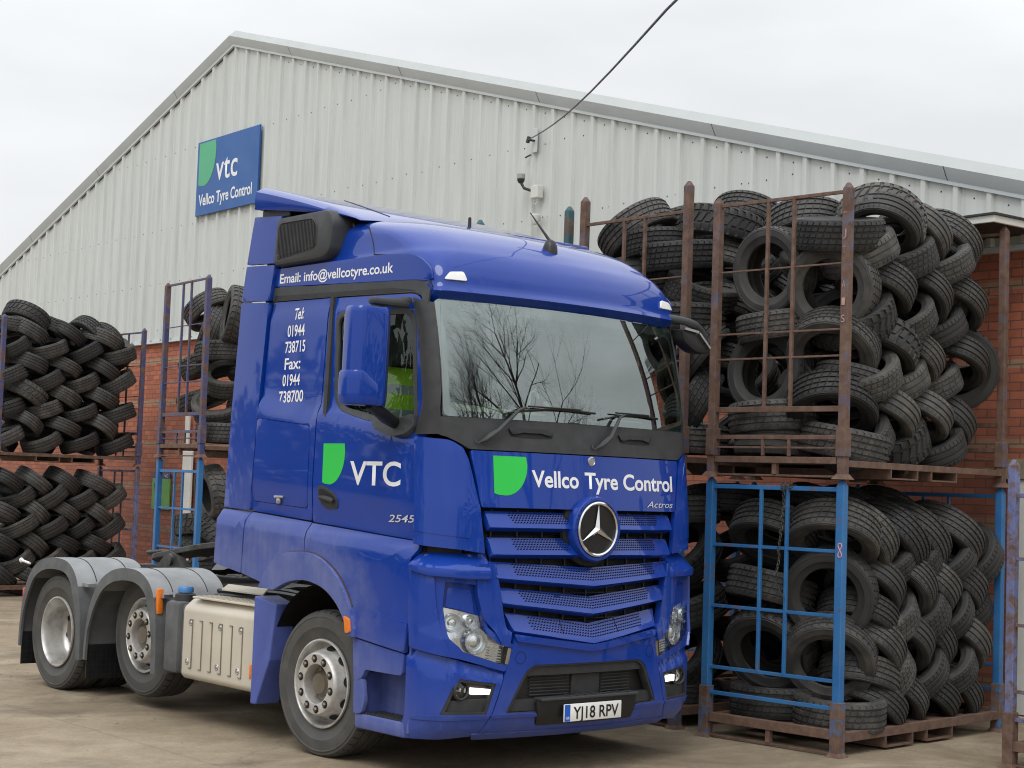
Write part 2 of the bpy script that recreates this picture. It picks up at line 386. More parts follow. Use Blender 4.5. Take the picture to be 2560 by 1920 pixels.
def catmull(pts, n=6, closed=False):
    P = [Vector(p) for p in pts]; o = []; m = len(P)
    for i in range(m if closed else m-1):
        p0 = P[(i-1) % m] if closed or i > 0 else P[i]; p1 = P[i]; p2 = P[(i+1) % m]; p3 = P[(i+2) % m] if closed or i+2 < m else P[(i+1) % m]
        for k in range(n):
            t = k/n; o.append(.5*((2*p1)+(-p0+p2)*t+(2*p0-5*p1+4*p2-p3)*t*t+(-p0+3*p1-3*p2+p3)*t**3))
    if not closed: o.append(P[-1])
    return [tuple(v) for v in o]
def rpoly(pts, r, n=5):
    # polygon with rounded corners; r one number or one per corner
    P = [Vector(p).to_2d() if len(p) > 2 else Vector(p) for p in pts]; o = []; m = len(P)
    rs = (list(r)+[r[-1]]*m)[:m] if isinstance(r, (list, tuple)) else [r]*m
    for i in range(m):
        a, b, c = P[i-1], P[i], P[(i+1) % m]; q = rs[i]
        if q <= 0: o.append(tuple(b)); continue
        u = (a-b); v = (c-b); d = min(q, u.length*.48, v.length*.48); u.normalize(); v.normalize()
        s0, s1 = b+u*d, b+v*d
        for k in range(n+1):
            t = k/n; o.append(tuple((1-t)**2*s0+2*t*(1-t)*b+t*t*s1))
    return o
def patch(name, loops, S, off, thick, mat, parent, grid=.12, rnd=.005, ang=50):
    """panel cut from 2-D outlines (first outer, rest holes) laid on the surface S(u,v)->(point, normal)"""
    bm = bmesh.new()
    for lp in loops:
        vs = [bm.verts.new((p[0], p[1], 0)) for p in lp]
        for i in range(len(vs)): bm.edges.new((vs[i], vs[(i+1) % len(vs)]))
    bmesh.ops.triangle_fill(bm, edges=bm.edges[:], use_beauty=True, use_dissolve=False)
    if grid:
        us = [v.co.x for v in bm.verts]; vs_ = [v.co.y for v in bm.verts]
        for ax, lo, hi in ((0, min(us), max(us)), (1, min(vs_), max(vs_))):
            k = max(1, int(math.ceil((hi-lo)/grid)))
            for i in range(1, k):
                co = [0, 0, 0]; no = [0, 0, 0]; co[ax] = lo+(hi-lo)*i/k; no[ax] = 1
                bmesh.ops.bisect_plane(bm, geom=bm.verts[:]+bm.edges[:]+bm.faces[:], plane_co=co, plane_no=no, dist=1e-5)
    bmesh.ops.recalc_face_normals(bm, faces=bm.faces[:])
    if sum(f.normal.z for f in bm.faces) < 0: bmesh.ops.reverse_faces(bm, faces=bm.faces[:])
    if thick:
        be = [e for e in bm.edges if len(e.link_faces) == 1]
        ret = bmesh.ops.extrude_edge_only(bm, edges=be)
        for g in ret['geom']:
            if isinstance(g, bmesh.types.BMVert): g.co.z = -thick
        if rnd: bmesh.ops.bevel(bm, geom=be, offset=rnd, segments=2, affect='EDGES', profile=.5, clamp_overlap=True)
    flip = None
    for v in bm.verts:
        p, n = S(v.co.x, v.co.y); v.co = Vector(p)+Vector(n)*(off+v.co.z)
    bm.normal_update()
    f0 = max(bm.faces, key=lambda f: f.calc_area()); c = f0.calc_center_median()
    me = bpy.data.meshes.new(name); 
    # orientation: compare with the surface normal at the first outline point
    nn = Vector(S(*loops[0][0])[1])
    if f0.normal.dot(nn) < 0: bmesh.ops.reverse_faces(bm, faces=bm.faces[:])
    bm.to_mesh(me); bm.free()
    return link(name, me, parent, mat, ang)
def text(name, s, S, u, v, su, width, cap, mat, parent, bold=.0, off=.003, slope=0., shear=0., space=1.):
    cu = bpy.data.curves.new(name, 'FONT'); cu.body = s; cu.offset = bold; cu.resolution_u = 5; cu.space_character = space; cu.shear = shear
    ob = bpy.data.objects.new('t', cu); COL.objects.link(ob)
    dg = bpy.context.evaluated_depsgraph_get(); dg.update()
    me = bpy.data.meshes.new_from_object(ob.evaluated_get(dg)); bpy.data.objects.remove(ob)
    me.name = name; me.materials.clear()
    xs = [q.co.x for q in me.vertices]; x0, x1 = min(xs), max(xs); kx = width/(x1-x0); ky = cap/.73
    for q in me.vertices:
        a = (q.co.x-x0)*kx; b = q.co.y*ky
        p, n = S(u+su*a, v+b+slope*a); q.co = Vector(p)+Vector(n)*off
    if su < 0 or True:
        me.update(); 
        p, n = S(u, v)
        if len(me.polygons) and me.polygons[0].normal.dot(Vector(n)) < 0: me.flip_normals()
    return link(name, me, parent, mat, 0)
def plane_S(o, ux, uy):
    o, ux, uy = Vector(o), Vector(ux), Vector(uy); n = ux.cross(uy).normalized()
    return lambda u, v: (o+ux*u+uy*v, n)
def lerp_tab(t, x):
    if x <= t[0][0]: return t[0][1]
    for (a, b), (c, d) in zip(t, t[1:]):
        if x <= c:
            k = (x-a)/(c-a); return b+(d-b)*k
    return t[-1][1]
def sstep(a, b, x):
    t = min(1, max(0, (x-a)/(b-a))); return t*t*(3-2*t)
# ---------------------------------------------------------------- ground
def ground():
    m = MB(); n = 44
    def fn(u, v):
        x = -220+440*u; y = -220+440*v
        return (x, y, 0)
    m.grid(fn, n, n)
    o = m.build('yard_ground', 'ground', None, 0); tag(o, kind='structure')
ground()
def grit():
    rr = random.Random(8); m = MB()
    for k in range(900):
        t = rr.random(); x = rr.uniform(-7, 6); y = rr.uniform(-6, 12)
        s = rr.choice((.004, .006, .006, .009, .014)); h = s*.6
        vs = [(x+s*rr.uniform(.7, 1.3)*math.cos(a), y+s*rr.uniform(.7, 1.3)*math.sin(a), -.001) for a in (0, 1.26, 2.5, 3.77, 5.03)]
        m.add(vs+[(x, y, h)], [(i, (i+1) % 5, 5) for i in range(5)])
    tag(m.build('grit', simple('grit_stone', lin(120, 108, 92), .95, 0, .4, 30), None, 0, 0, False), kind='stuff')
grit()

# ---------------------------------------------------------------- warehouse (local frame: x into the wall, y along it, z up)
WY = -.0493; WK = 5.193
wh = empty('warehouse', (0, 0, 0), WY, 'grey steel clad warehouse with a low gable over a red brick lower wall', 'warehouse')
APY, APZ, SLR, SLL = 13.66, 8.90, .2853, .305
def rake(y): return APZ-(SLR*(APY-y) if y < APY else SLL*(y-APY))
Y0, Y1, CB = -2.62, 34.0, 4.22
def warehouse():
    m = MB(); P = .3715; ys = []; r0 = 5.433
    k0 = int(math.floor((Y0-r0)/P)); k1 = int((Y1-r0)/P)
    for k in range(k0, k1+1):
        c = r0+k*P
        ys += [(c-.045, 0), (c-.026, -.038), (c+.026, -.038), (c+.045, 0)]
    vs = []; fs = []
    for i, (y, d) in enumerate(ys):
        vs += [(WK+d, y, CB), (WK+d, y, rake(y)-.02)]
    for i in range(len(ys)-1): fs.append((2*i, 2*i+1, 2*i+3, 2*i+2))
    m.add(vs, fs); m.build('cladding', 'clad', wh, 0)
    s = MB(); rr = random.Random(3)
    def screw(y, z):
        s.lathe([(0, -.006), (.006, -.006), (.009, -.001), (.010, .004)], (WK, y, z), 'x', 7)
    for z, lo in ((4.50, 8), (5.2, 0), (6.07, 0), (6.19, 0), (7.37, 0), (7.44, 0), (4.72, 0)):
        pass
    for z in (4.40, 5.20, 6.12, 7.41):
        for k in range(k0, k1):
            y = r0+k*P+P/2
            if rake(y)-.2 > z and -1.9 < y < 24:
                screw(y+rr.uniform(-.02, .02), z+rr.uniform(-.012, .012))
                if k % 3 == 0: screw(y-.12, z+rr.uniform(-.01, .01))
    for k in range(k0, k1):
        y = r0+k*P+P/2
        if -1.9 < y < 12.5: screw(y, rake(y)-.11)
    tag(s.build('cladding_screw', 'flashd', wh, 0), kind='stuff').data.materials[0] = M['grease']
    # drip trim, brick lower wall, plinth
    b = MB(); b.box((WK-.02, Y0, CB-.05), (WK+.12, Y1, CB-.002)); b.build('drip_trim', 'flashd', wh, 0)
    b = MB(); b.box((WK+.06, Y0, 0), (WK+.36, Y1, CB-.05)); b.build('brick_wall', 'brick', wh, 0)
    b = MB(); b.box((WK-.03, Y0, -.1), (WK+.058, Y1, .07)); b.build('plinth', simple('plinth_concrete', lin(170, 160, 140), .9), wh, 0, .01)
    # rake edge flashing and roof sheets
    for nm, ya, yb in (('roof_verge', APY, Y0), ('roof_verge', APY, Y1)):
        sl_ = SLR if yb < APY else SLL
        za, zb = APZ, rake(yb)
        prof = [(-.015, -.03), (-.05, -.03), (-.055, .005), (-.075, .03), (-.13, .13), (-.02, .235), (.4, .25), (.4, .1)]
        v = []
        for y, z in ((ya, za), (yb, zb)): v += [(WK+a, y, z+b_) for a, b_ in prof]
        n = len(prof); q = MB(); q.add(v, [(i, (i+1) % n, n+(i+1) % n, n+i) for i in range(n)]+[tuple(range(n)), tuple(range(n, 2*n))])
        q.mi = [0, 0, 1, 1, 2, 2, 2, 2, 2, 2][:len(q.f)]; q.build(nm, ['flashd', 'flashd', 'flash2'], wh, 20)
        # lap joints every 3.05 m
        d = 1 if yb > ya else -1; y = ya+d*1.9
        while abs(y-ya) < abs(yb-ya):
            w_ = .004; j = MB()
            j.add([(WK+a-.003, yy, rake(yy)+b_+.001) for yy in (y-w_, y+w_) for a, b_ in prof[2:5]], [(i, i+1, i+4, i+3) for i in range(2)]); j.build('flashing_joint', 'dark', wh, 0)
            y += d*3.05
        rf = MB(); rf.add([(WK+.1, ya, za+.22), (WK+.1, yb, zb+.22), (WK+40, yb, zb+.22), (WK+40, ya, za+.22)], [(0, 1, 2, 3)]); rf.build('roof', 'flash', wh, 0)
    # black profile filler gaps under the left rake
    f = MB()
    for k in range(k0, k1):
        y = r0+k*P+.06
        if y > APY-.1: f.add([(WK-.005, y, rake(y)-.045), (WK-.005, y+.24, rake(y+.24)-.045), (WK-.005, y+.24, rake(y+.24)-.015), (WK-.005, y, rake(y)-.015)], [(0, 1, 2, 3)])
    f.build('rake_filler', 'gap', wh, 0)
    # back volume so nothing shows through
    b = MB(); b.box((WK+.4, Y0, 0), (WK+40, Y1, 3.5)); b.build('side_wall', 'brick', wh, 0)
    # flat canopy over the brick at the right
    c = MB(); c.box((WK-.78, -1.47, 4.30), (WK+.05, 4.5, 4.345)); c.build('canopy_soffit', 'soffit', wh, 0)
    c = MB(); c.box((WK-.81, -1.50, 4.29), (WK-.782, 4.5, 4.352)); c.box((WK-.782, -1.5, 4.29), (WK-.025, -1.472, 4.352)); c.build('canopy_fascia', 'whitep', wh, 0, .004)
    c = MB(); c.box((WK-.83, -1.52, 4.353), (WK-.025, 4.5, 4.37)); c.build('canopy_roof', 'dark', wh, 0)
    # white door with lintel at the right end
    c = MB(); c.box((WK-.03, -2.5, 2.13), (WK+.058, -1.0, 2.31)); c.build('door_lintel', simple('stone', lin(150, 140, 118), .9), wh, 0)
    d = MB(); d.box((WK-.012, -2.3, .08), (WK+.055, -1.2, 2.125)); d.build('door', 'whitep', wh, 0, .006)
    # rain pipe
    p = MB(); p.box((WK-.05, 14.46, .05), (WK-.0, 14.76, 2.33)); p.box((WK-.045, 14.62, 2.33), (WK, 14.74, 2.92)); p.build('vent_duct', 'whitep', wh, 0, .01)
warehouse()
def wallS(off): return lambda u, v: (Vector((WK-off, u, v)), Vector((-1, 0, 0)))
def shield(S, u0, v0, su, wd, ht, name, mat, parent, off=.003, sk=0.):
    # the green emblem: flat top, straight left edge, round lower right
    pts = [(0, 0), (wd*.93, 0)]
    for k in range(0, 15):
        a = k/14*math.pi/2
        pts.append((wd*(.93+.07*math.sin(min(1, k/3)*math.pi/2))*1 if k == 0 else wd*math.cos(a)**.62 if False else wd*math.cos(a*.98), -ht*.25-ht*.75*math.sin(a)**.95))
    pts = [(0, 0), (wd*.97, 0), (wd, -ht*.2)]
    for k in range(1, 15):
        a = k/14*math.pi/2
        pts.append((wd*.32+wd*.68*math.cos(a), -ht*.2-ht*.8*math.sin(a)))
    pts.append((wd*.12, -ht*.985)); pts.append((0, -ht*.95))
    return patch(name, [[(u0+su*x, v0+y+sk*x) for x, y in pts]], S, off, 0, mat, parent, .1)
def wall_sign():
    s = empty('company_sign', (0, 0, 0), WY, 'blue company sign with a green emblem high on the grey gable', 'sign')
    b = MB(); b.box((WK-.075, 12.61, 6.2), (WK-.045, 14.67, 7.43)); b.build('panel', 'signblue', s, 0, .004)
    S = wallS(.076)
    shield(S, 14.60, 7.40, -1, .58, .72, 'emblem', 'signgreen', s, .002)
    text('lettering', 'vtc', S, 14.0, 6.72, -1, .72, .44, 'white', s, .008, .002, space=1.05)
    text('lettering', 'Vellco Tyre Control', S, 14.56, 6.36, -1, 1.78, .19, 'white', s, .02, .002)
wall_sign()
def fittings():
    # cable and its anchor
    a = Vector((math.cos(WY)*WK-math.sin(WY)*5.76, math.sin(WY)*WK+math.cos(WY)*5.76, 6.165))
    a = Matrix.Rotation(WY, 3, 'Z') @ Vector((WK-.14, 5.76, 6.165))
    d = fw*FPX+rt2*(1688-1280)+dn2*(0-960); d.normalize(); q = CP+d*8.5
    dirv = (q-a); pts = []
    for k in range(25):
        t = k/24*2.6; p = a+dirv*t; p.z -= .10*math.sin(math.pi*min(1, t/1.0))*(1 if t < 1 else 0); pts.append(p)
    m = MB(); m.tube(pts, .0075, 6); o = m.build('overhead_cable', 'black'); tag(o, 'thin dark overhead cable running up across the sky from the gable wall', 'cable')
    e = empty('cable_anchor', (0, 0, 0), WY, 'small wall anchor holding the overhead cable on the cladding', 'cable anchor')
    m = MB(); m.box((WK-.05, 5.70, 6.02), (WK-.038, 5.80, 6.32)); m.build('back_plate', 'flash', e, 0, .003)
    m = MB(); m.tube([(WK-.04, 5.75, 6.165), (WK-.14, 5.76, 6.165)], .014, 8); m.tube([(WK-.15, 5.76, 6.13), (WK-.13, 5.76, 6.2)], .025, 8); m.tube([(WK-.05, 5.82, 6.0), (WK-.05, 5.92, 5.98)], .01, 6); m.build('hook', 'dark', e)
    # camera
    c = empty('security_camera', (0, 0, 0), WY, 'dark dome security camera on a white wall box above the lorry roof', 'camera')
    m = MB(); m.box((WK-.13, 5.56, 5.43), (WK-.037, 5.70, 5.59)); m.build('junction_box', 'whitep', c, 0, .012)
    m = MB(); m.tube([(WK-.10, 5.70, 5.53), (WK-.15, 5.80, 5.57), (WK-.17, 5.83, 5.63)], .018, 8); m.build('bracket', 'dark', c)
    m = MB(); m.lathe([(0, -.055), (.027, -.052), (.044, -.024), (.047, .0), (0, .0)], (WK-.17, 5.84, 5.685), 'z', 20); m.build('dome', 'dark', c)
    m = MB(); m.lathe([(.049, 0), (.05, .052), (.047, .06), (0, .063)], (WK-.17, 5.84, 5.687), 'z', 20); m.build('housing', simple('cam_grey', lin(150, 152, 150), .5), c)
    m = MB(); m.tube([(WK-.1, 5.66, 5.43), (WK-.1, 5.68, 5.37), (WK-.09, 5.64, 5.36), (WK-.06, 5.62, 5.43)], .005, 6); m.build('wire_loop', 'white', c)
    f = empty('flood_lamp', (0, 0, 0), WY, 'small white flood lamp on the cladding below the security camera', 'lamp')
    m = MB(); m.lathe([(0, -.08), (.035, -.07), (.056, -.02), (.062, .04), (.055, .05), (0, .052)], (WK-.11, 5.61, 5.18), 'z', 20); m.build('lamp_body', 'whitep', f)
    m = MB(); m.box((WK-.08, 5.59, 5.15), (WK-.037, 5.63, 5.21)); m.build('mount', 'flash', f, 0, .004)
    g = empty('notice_board', (0, 0, 0), WY, 'green notice board with a dark blue header on the brick wall', 'sign')
    m = MB(); m.box((WK+.02, 15.32, 1.35), (WK+.045, 15.97, 1.865)); m.build('green_panel', 'wgreen', g, 0, .003)
    m = MB(); m.prism([(15.32, 1.87), (15.97, 1.87), (15.9, 1.955), (15.32, 1.955)], WK+.02, WK+.045, 'x'); m.build('blue_header', 'wblue', g, 0)
    S = wallS(-.018)
    text('lettering', 'W', S, 15.90, 1.58, -1, .24, .22, 'ink', g, .01, .002)
    text('lettering', 'VC', S, 15.52, 1.89, -1, .13, .05, 'white', g, 0, .002)
fittings()

# ---------------------------------------------------------------- pallet cages
def cage(name, loc, yaw, H, kind, label, foot=True, Lx=2.40, Wy=1.22, bars=None, vert=None, beam=(.125, .195), far=True, low=False, mats=None, group='stacked steel cages'):
    t = empty(name, loc, yaw, label, 'cage', group)
    P = .066
    mp_, mb_, mbase = mats
    for x in (0, Lx):
        for y in (0, Wy):
            m = MB(); s = P/2; sx_ = 1 if x == 0 else -1; sy_ = 1 if y == 0 else -1
            # post (pressed channel) with pyramid cap
            m.box((x-s, y-s, .012), (x+s, y+s, H-.03))
            q = s*.96; m.add([(x-q, y-q, H-.03), (x+q, y-q, H-.03), (x+q, y+q, H-.03), (x-q, y+q, H-.03), (x-q*.35, y-q*.35, H+.012), (x+q*.35, y-q*.35, H+.012), (x+q*.35, y+q*.35, H+.012), (x-q*.35, y+q*.35, H+.012)],
                  [(4, 5, 6, 7), (0, 1, 5, 4), (1, 2, 6, 5), (2, 3, 7, 6), (3, 0, 4, 7)])
            p = m.build('post', mp_, t, 0, .006)
            f = MB(); a = P*.95; b = P*.55
            f.add([(x-a, y-a, .001), (x+a, y-a, .001), (x+a, y+a, .001), (x-a, y+a, .001), (x-b, y-b, .04), (x+b, y-b, .04), (x+b, y+b, .04), (x-b, y+b, .04)],
                  [(0, 3, 2, 1), (0, 1, 5, 4), (1, 2, 6, 5), (2, 3, 7, 6), (3, 0, 4, 7)])
            f.build('foot_plate', 'crust', p, 0)
            sl_ = MB(); c_ = s+.009
            if kind == 'lower': sl_.box((x-c_, y-c_, .02), (x+c_, y+c_, .40)); sl_.build('sleeve', 'cblue2' if mp_ == 'cblue' else mbase, p, 0, .004)
            else: sl_.box((x-c_, y-c_, .17), (x+c_, y+c_, .385)); sl_.build('sleeve', mp_, p, 0, .004)
    for x in ((0, Lx) if far else (0,)):
        m = MB(); ya, yb = .03, Wy-.03
        for z, th in bars: m.bar((x, ya, z), (x, yb, z), th*.65, th*.85)
        for y0 in (Wy*.40, Wy*.60):
            for z0, z1, th in vert: m.bar((x, y0, z0), (x, y0, z1), th*.78, th*.78, 0, (1, 0, 0))
        m.build('ladder_frame', mb_, t, 0, .003)
    b = MB(); z0, z1 = beam
    for x in (0, Lx): b.box((x-.03, .04, z0), (x+.03, Wy-.04, z1))
    for y in (0, Wy): b.box((.04, y-.03, z0-.02), (Lx-.04, y+.03, z1-.02))
    for k in range(7): b.box((.1+k*.33, .03, z1-.045), (.1+k*.33+.2, Wy-.03, z1-.025))
    b.box((-.012, .03, .012), (.012, Wy-.03, .028))
    pb = b.build('pallet_base', mbase, t, 0, .003)
    for x in (.82, 1.42):
        fp = MB(); w_ = .2
        for (a, c) in (((x-w_, -.03, .03), (x-w_+.012, Wy+.03, z0-.02)), ((x+w_-.012, -.03, .03), (x+w_, Wy+.03, z0-.02)), ((x-w_, -.03, .02), (x+w_, Wy+.03, .032))): fp.box(a, c)
        fp.build('fork_pocket', mbase, pb, 0)
    st = MB(); st.box((-.02, Wy*.5-.02, .03), (.02, Wy*.5+.02, z0)); st.build('centre_leg', mbase, pb, 0)
    return t
LB = [(.35, .035), (.55, .032), (1.03, .03), (1.51, .03), (1.97, .04)]
LV = [(.55, 1.97, .033)]
UB = [(.235, .018), (.315, .04), (.53, .05), (.93, .018), (1.13, .018), (1.63, .016), (2.17, .032)]
UV = [(.17, .315, .03), (.53, 2.17, .034)]
LOWM = ('cblue', 'cblue', 'crust'); UPM = ('cviolet', 'crust', 'crust')
CAGES = {}
def stack(key, x, y, yaw, labels, zj=2.045, Hl=2.03, Hu=2.225, lm=LOWM, um=UPM):
    a = cage('tyre_cage', (x, y, 0), yaw, Hl, 'lower', labels[0], bars=LB, vert=LV, mats=lm)
    b = cage('tyre_cage', (x, y, zj), yaw, Hu, 'upper', labels[1], bars=UB, vert=UV, beam=(.115, .165), mats=um) if labels[1] else None
    CAGES[key] = (x, y, yaw, zj); return a, b
stack('R', 2.13, -1.87, .08, ('bright blue ground cage with a chalked figure eight, nearest the lorry front', 'rusty brown cage topmost of the stack nearest the lorry front'))
stack('S', 2.10, -.255, .02, ('ground cage hidden behind the lorry nose, next to the bright blue cage', 'rusty cage behind the lorry windscreen, on top of its stack'), zj=2.06, Hu=2.41)
stack('L', 2.36, 7.88, -.10, ('light blue ground cage just behind the lorry cab', 'navy and rust cage with open ladder just behind the lorry cab'), zj=2.14, Hl=2.13, Hu=2.20, lm=('cblue', 'cblue', 'crust'), um=('cnavy', 'cnavy', 'crust'))
stack('F', 2.66, 14.41, .03, ('ground cage furthest left, half hidden by the rear mudguards', 'navy cage full of woven tyres furthest left, top of its stack'), um=('cnavy', 'cnavy', 'crust'), lm=('cpale', 'cpale', 'crust'))
stack('B', 2.96, -2.82-1.22, .04, ('pale blue rusty cage at the right edge of the yard by the white door', None), lm=('cpale', 'cpale', 'crust'), Hl=2.22)
# green posted cage further along, only its top seen over the lorry roof
a = cage('tyre_cage', (2.12, 1.22, 2.06), .02, 2.36, 'upper', 'dark green cage whose top shows over the lorry roof', bars=[(.53, .05), (1.63, .016), (1.92, .05)], vert=[(.53, 1.92, .03)], beam=(.115, .165), mats=('cgreen', 'cgreen', 'cgreen'))
a2 = cage('tyre_cage', (2.12, 1.22, 0), .02, 2.03, 'lower', 'ground cage under the dark green cage, hidden behind the lorry cab', bars=LB, vert=LV, mats=LOWM)
def cworld(key, p):
    x, y, yaw, zj = CAGES[key]; c, s = math.cos(yaw), math.sin(yaw)
    return Vector((x+c*p[0]-s*p[1], y+s*p[0]+c*p[1], p[2]))
def cdir(key, d):
    yaw = CAGES[key][2]; return Matrix.Rotation(yaw, 3, 'Z') @ Vector(d)
# chalk figure 8 on the near blue post, chain on the ladder
def post_marks():
    m = MB(); pts = []
    for k in range(41):
        a = k/40*2*math.pi; pts.append((-.0350, -.012+.016*math.sin(2*a)*1.0, 1.52+.052*math.cos(a)))
    pts = [tuple(cworld('R', p)) for p in pts]
    m.tube(pts, .0035, 5, caps=False); o = m.build('chalk_figure', simple('pink_chalk', lin(220, 150, 150), .9)); 
    par = [q for q in bpy.data.objects if q.get('label', '').startswith('bright blue')][0]
    o.parent = par; o.matrix_parent_inverse = Matrix.LocRotScale(par.location, par.rotation_euler, None).inverted()
    m = MB(); rr = random.Random(5); x = -.03
    z = 1.97; y = Wy_ = 1.22*.40+.01
    chain = []
    for k in range(26):
        c = Vector((x+rr.uniform(-.004, .004), y+rr.uniform(-.006, .006)+.002*k, z-k*.026)); chain.append(c)
        ring = []
        for j in range(9):
            a = j/8*2*math.pi; u = .009*math.cos(a); v = .017*math.sin(a)
            ring.append(c+(Vector((u, 0, v)) if k % 2 else Vector((0, u, v))))
        m.tube([cworld('R', p) for p in ring], .0035, 4, caps=False)
    for k in range(14):
        a = k*.9; ring = []
        c = Vector((-.02+.03*math.cos(a), y+.05*math.sin(a*1.7)-.02, 1.98+.02*math.sin(a)))
        for j in range(9):
            b = j/8*2*math.pi; ring.append(c+Vector((.017*math.cos(b)*math.sin(a), .017*math.cos(b)*math.cos(a), .017*math.sin(b))))
        m.tube([cworld('R', p) for p in ring], .0035, 4, caps=False)
    m.tube([cworld('R', p) for p in ((x, y+.05, 1.32), (x-.01, y+.07, 1.27), (x-.01, y+.0, 1.16), (x, y-.02, 1.13))], .005, 5)
    tag(m.build('chain', 'grease'), 'rusty chain with a hook hanging on the bright blue cage ladder', 'chain')
    # scratched lettering down the upper post
    S = plane_S(cworld('R', (-.0350, 0, 0)), cdir('R', (0, -1, 0)), (0, 0, 1))
    par = [q for q in bpy.data.objects if q.get('label', '').startswith('rusty brown cage')][0]
    for i, ch in enumerate('TJT AIS'):
        if ch == ' ': continue
        o = text('scratched_letter', ch, S, -.018, 4.0-i*.13, 1, .03, .06, simple('scratch', lin(170, 140, 130), .8), par, -.004, .004)
        o.matrix_parent_inverse = Matrix.LocRotScale(par.location, par.rotation_euler, None).inverted()
post_marks()

# ---------------------------------------------------------------- tyres
def tyre_mesh(name, Rr, W, rim, style, n=88, mat='tyre'):
    h = W/2; g = Rr*.033
    tr = []   # (across, radius, slot)
    gro = {0: (-.26, 0, .26), 1: (-.3, -.1, .1, .3), 2: (-.33, -.12, .12, .33), 3: (-.2, .2)}[style]
    tread = [(-.47, Rr*.965, 0), (-.43, Rr*.985, 1)]
    xs = -.43
    for c in gro:
        tread += [(c-.045, Rr, 1), (c-.03, Rr-g, 0), (c+.03, Rr-g, 0), (c+.045, Rr, 1)]
    tread += [(.43, Rr*.985, 1), (.47, Rr*.965, 0)]
    prof = [(-.36, rim*1.0, 0), (-.41, rim*1.03, 0), (-.45, rim+(Rr-rim)*.22, 0), (-.500, rim+(Rr-rim)*.42, 0), (-.512, rim+(Rr-rim)*.44, 0), (-.515, rim+(Rr-rim)*.62, 0), (-.508, rim+(Rr-rim)*.76, 0), (-.520, rim+(Rr-rim)*.78, 0), (-.515, rim+(Rr-rim)*.81, 0), (-.498, rim+(Rr-rim)*.83, 0), (-.49, rim+(Rr-rim)*.9, 0)]
    prof += tread+[(-a, r, s) for a, r, s in prof[::-1]]
    inn = [(.33, rim*1.01, 0), (.40, rim+(Rr-rim)*.35, 0), (.42, rim+(Rr-rim)*.6, 0), (.36, Rr*.93, 0), (0, Rr*.955, 0), (-.36, Rr*.93, 0), (-.42, rim+(Rr-rim)*.6, 0), (-.40, rim+(Rr-rim)*.35, 0), (-.33, rim*1.01, 0)]
    prof += inn
    prof = [q for q in prof]
    vs = []; m = len(prof); sl_ = Rr*.027; cols = []
    NS = {0: 44, 1: 38, 2: 52, 3: 30}[style]; wd_ = {0: .010, 1: .014, 2: .009, 3: .034}[style]
    for k in range(NS):
        a = 2*math.pi*k/NS
        cols += [(a-wd_*1.35, 0, k), (a-wd_, 1, k), (a+wd_, 1, k), (a+wd_*1.35, 0, k)]
    n = len(cols)
    for a, s1, k in cols:
        for x, r, s in prof:
            aa = a
            if s:
                aa = a+(x*.22 if style == 1 else (abs(x)*.16 if style == 2 else (.10 if (style == 3 and x > 0) else 0)))
                if s1:
                    hit = abs(x) > .27 or style in (1, 3) or (style == 2 and k % 2 == 0)
                    if hit: r -= sl_*(1.3 if style == 3 else .8)
            vs.append((r*math.cos(aa), r*math.sin(aa), x*W))
    fs = [(k*m+j, ((k+1) % n)*m+j, ((k+1) % n)*m+(j+1) % m, k*m+(j+1) % m) for k in range(n) for j in range(m)]
    me = bpy.data.meshes.new(name); me.from_pydata(vs, [], fs)
    bm = bmesh.new(); bm.from_mesh(me); bmesh.ops.recalc_face_normals(bm, faces=bm.faces[:]); bm.to_mesh(me); bm.free()
    me.materials.append(M[mat])
    for p in me.polygons: p.use_smooth = True
    me.set_sharp_from_angle(angle=R(32)); return me
TM = [tyre_mesh('used_tyre', .315, .20, .20, 0), tyre_mesh('used_tyre', .32, .215, .205, 1), tyre_mesh('used_tyre', .31, .195, .195, 2), tyre_mesh('used_tyre', .36, .235, .22, 1), tyre_mesh('used_tyre', .37, .245, .215, 3), tyre_mesh('used_tyre', .305, .19, .2, 2)]
RT = random.Random(11)
def tyre(pos, axis, kind, label, group, sc_=1.):
    o = bpy.data.objects.new('used_tyre', TM[kind]); COL.objects.link(o)
    q = Vector(axis).normalized().to_track_quat('Z', 'Y') @ Quaternion((0, 0, 1), RT.uniform(0, 6.28))
    o.rotation_mode = 'QUATERNION'; o.rotation_quaternion = q; o.location = pos; o.scale = (sc_,)*3
    return tag(o, label, 'tyre', group)
ORD = ['first', 'second', 'third', 'fourth', 'fifth', 'sixth', 'seventh', 'eighth', 'ninth', 'tenth', 'eleventh']
def laced(key, z0, rows, x0, x1, pitch, h, tilt, where, group, first=1, kinds=(0, 0, 1, 1, 2, 5), yoff=.0, depth=0, big=0., ks=1.):
    for r in range(rows):
        s = first if r % 2 == 0 else -first
        n = int((x1-x0)/pitch)+1; shift = 0 if r % 2 == 0 else pitch*.5
        for i in range(n):
            x = x0+shift+i*pitch+RT.uniform(-.03, .03)
            if x > x1+.08: continue
            z = z0+r*h+RT.uniform(-.02, .02)
            th = R(tilt+RT.uniform(-8, 8)); yw = RT.uniform(-.12, .12)
            ax = Vector((-s*math.sin(th), yw, math.cos(th)))
            k = 3 if RT.random() < big else RT.choice(kinds)
            if RT.random() < .06: k = 4
            rad = TM[k].vertices[0].co.length
            pos = cworld(key, (x, yoff+[.315, .32, .31, .36, .37, .305][k]-.04+RT.uniform(-.035, .045), z))
            lab = '%s tyre from left, row %s up, %s' % (ORD[i], ('one', 'two', 'three', 'four', 'five', 'six', 'seven', 'eight')[r], where)
            tyre(pos, cdir(key, ax), k, lab, group, ks*RT.uniform(.95, 1.03))
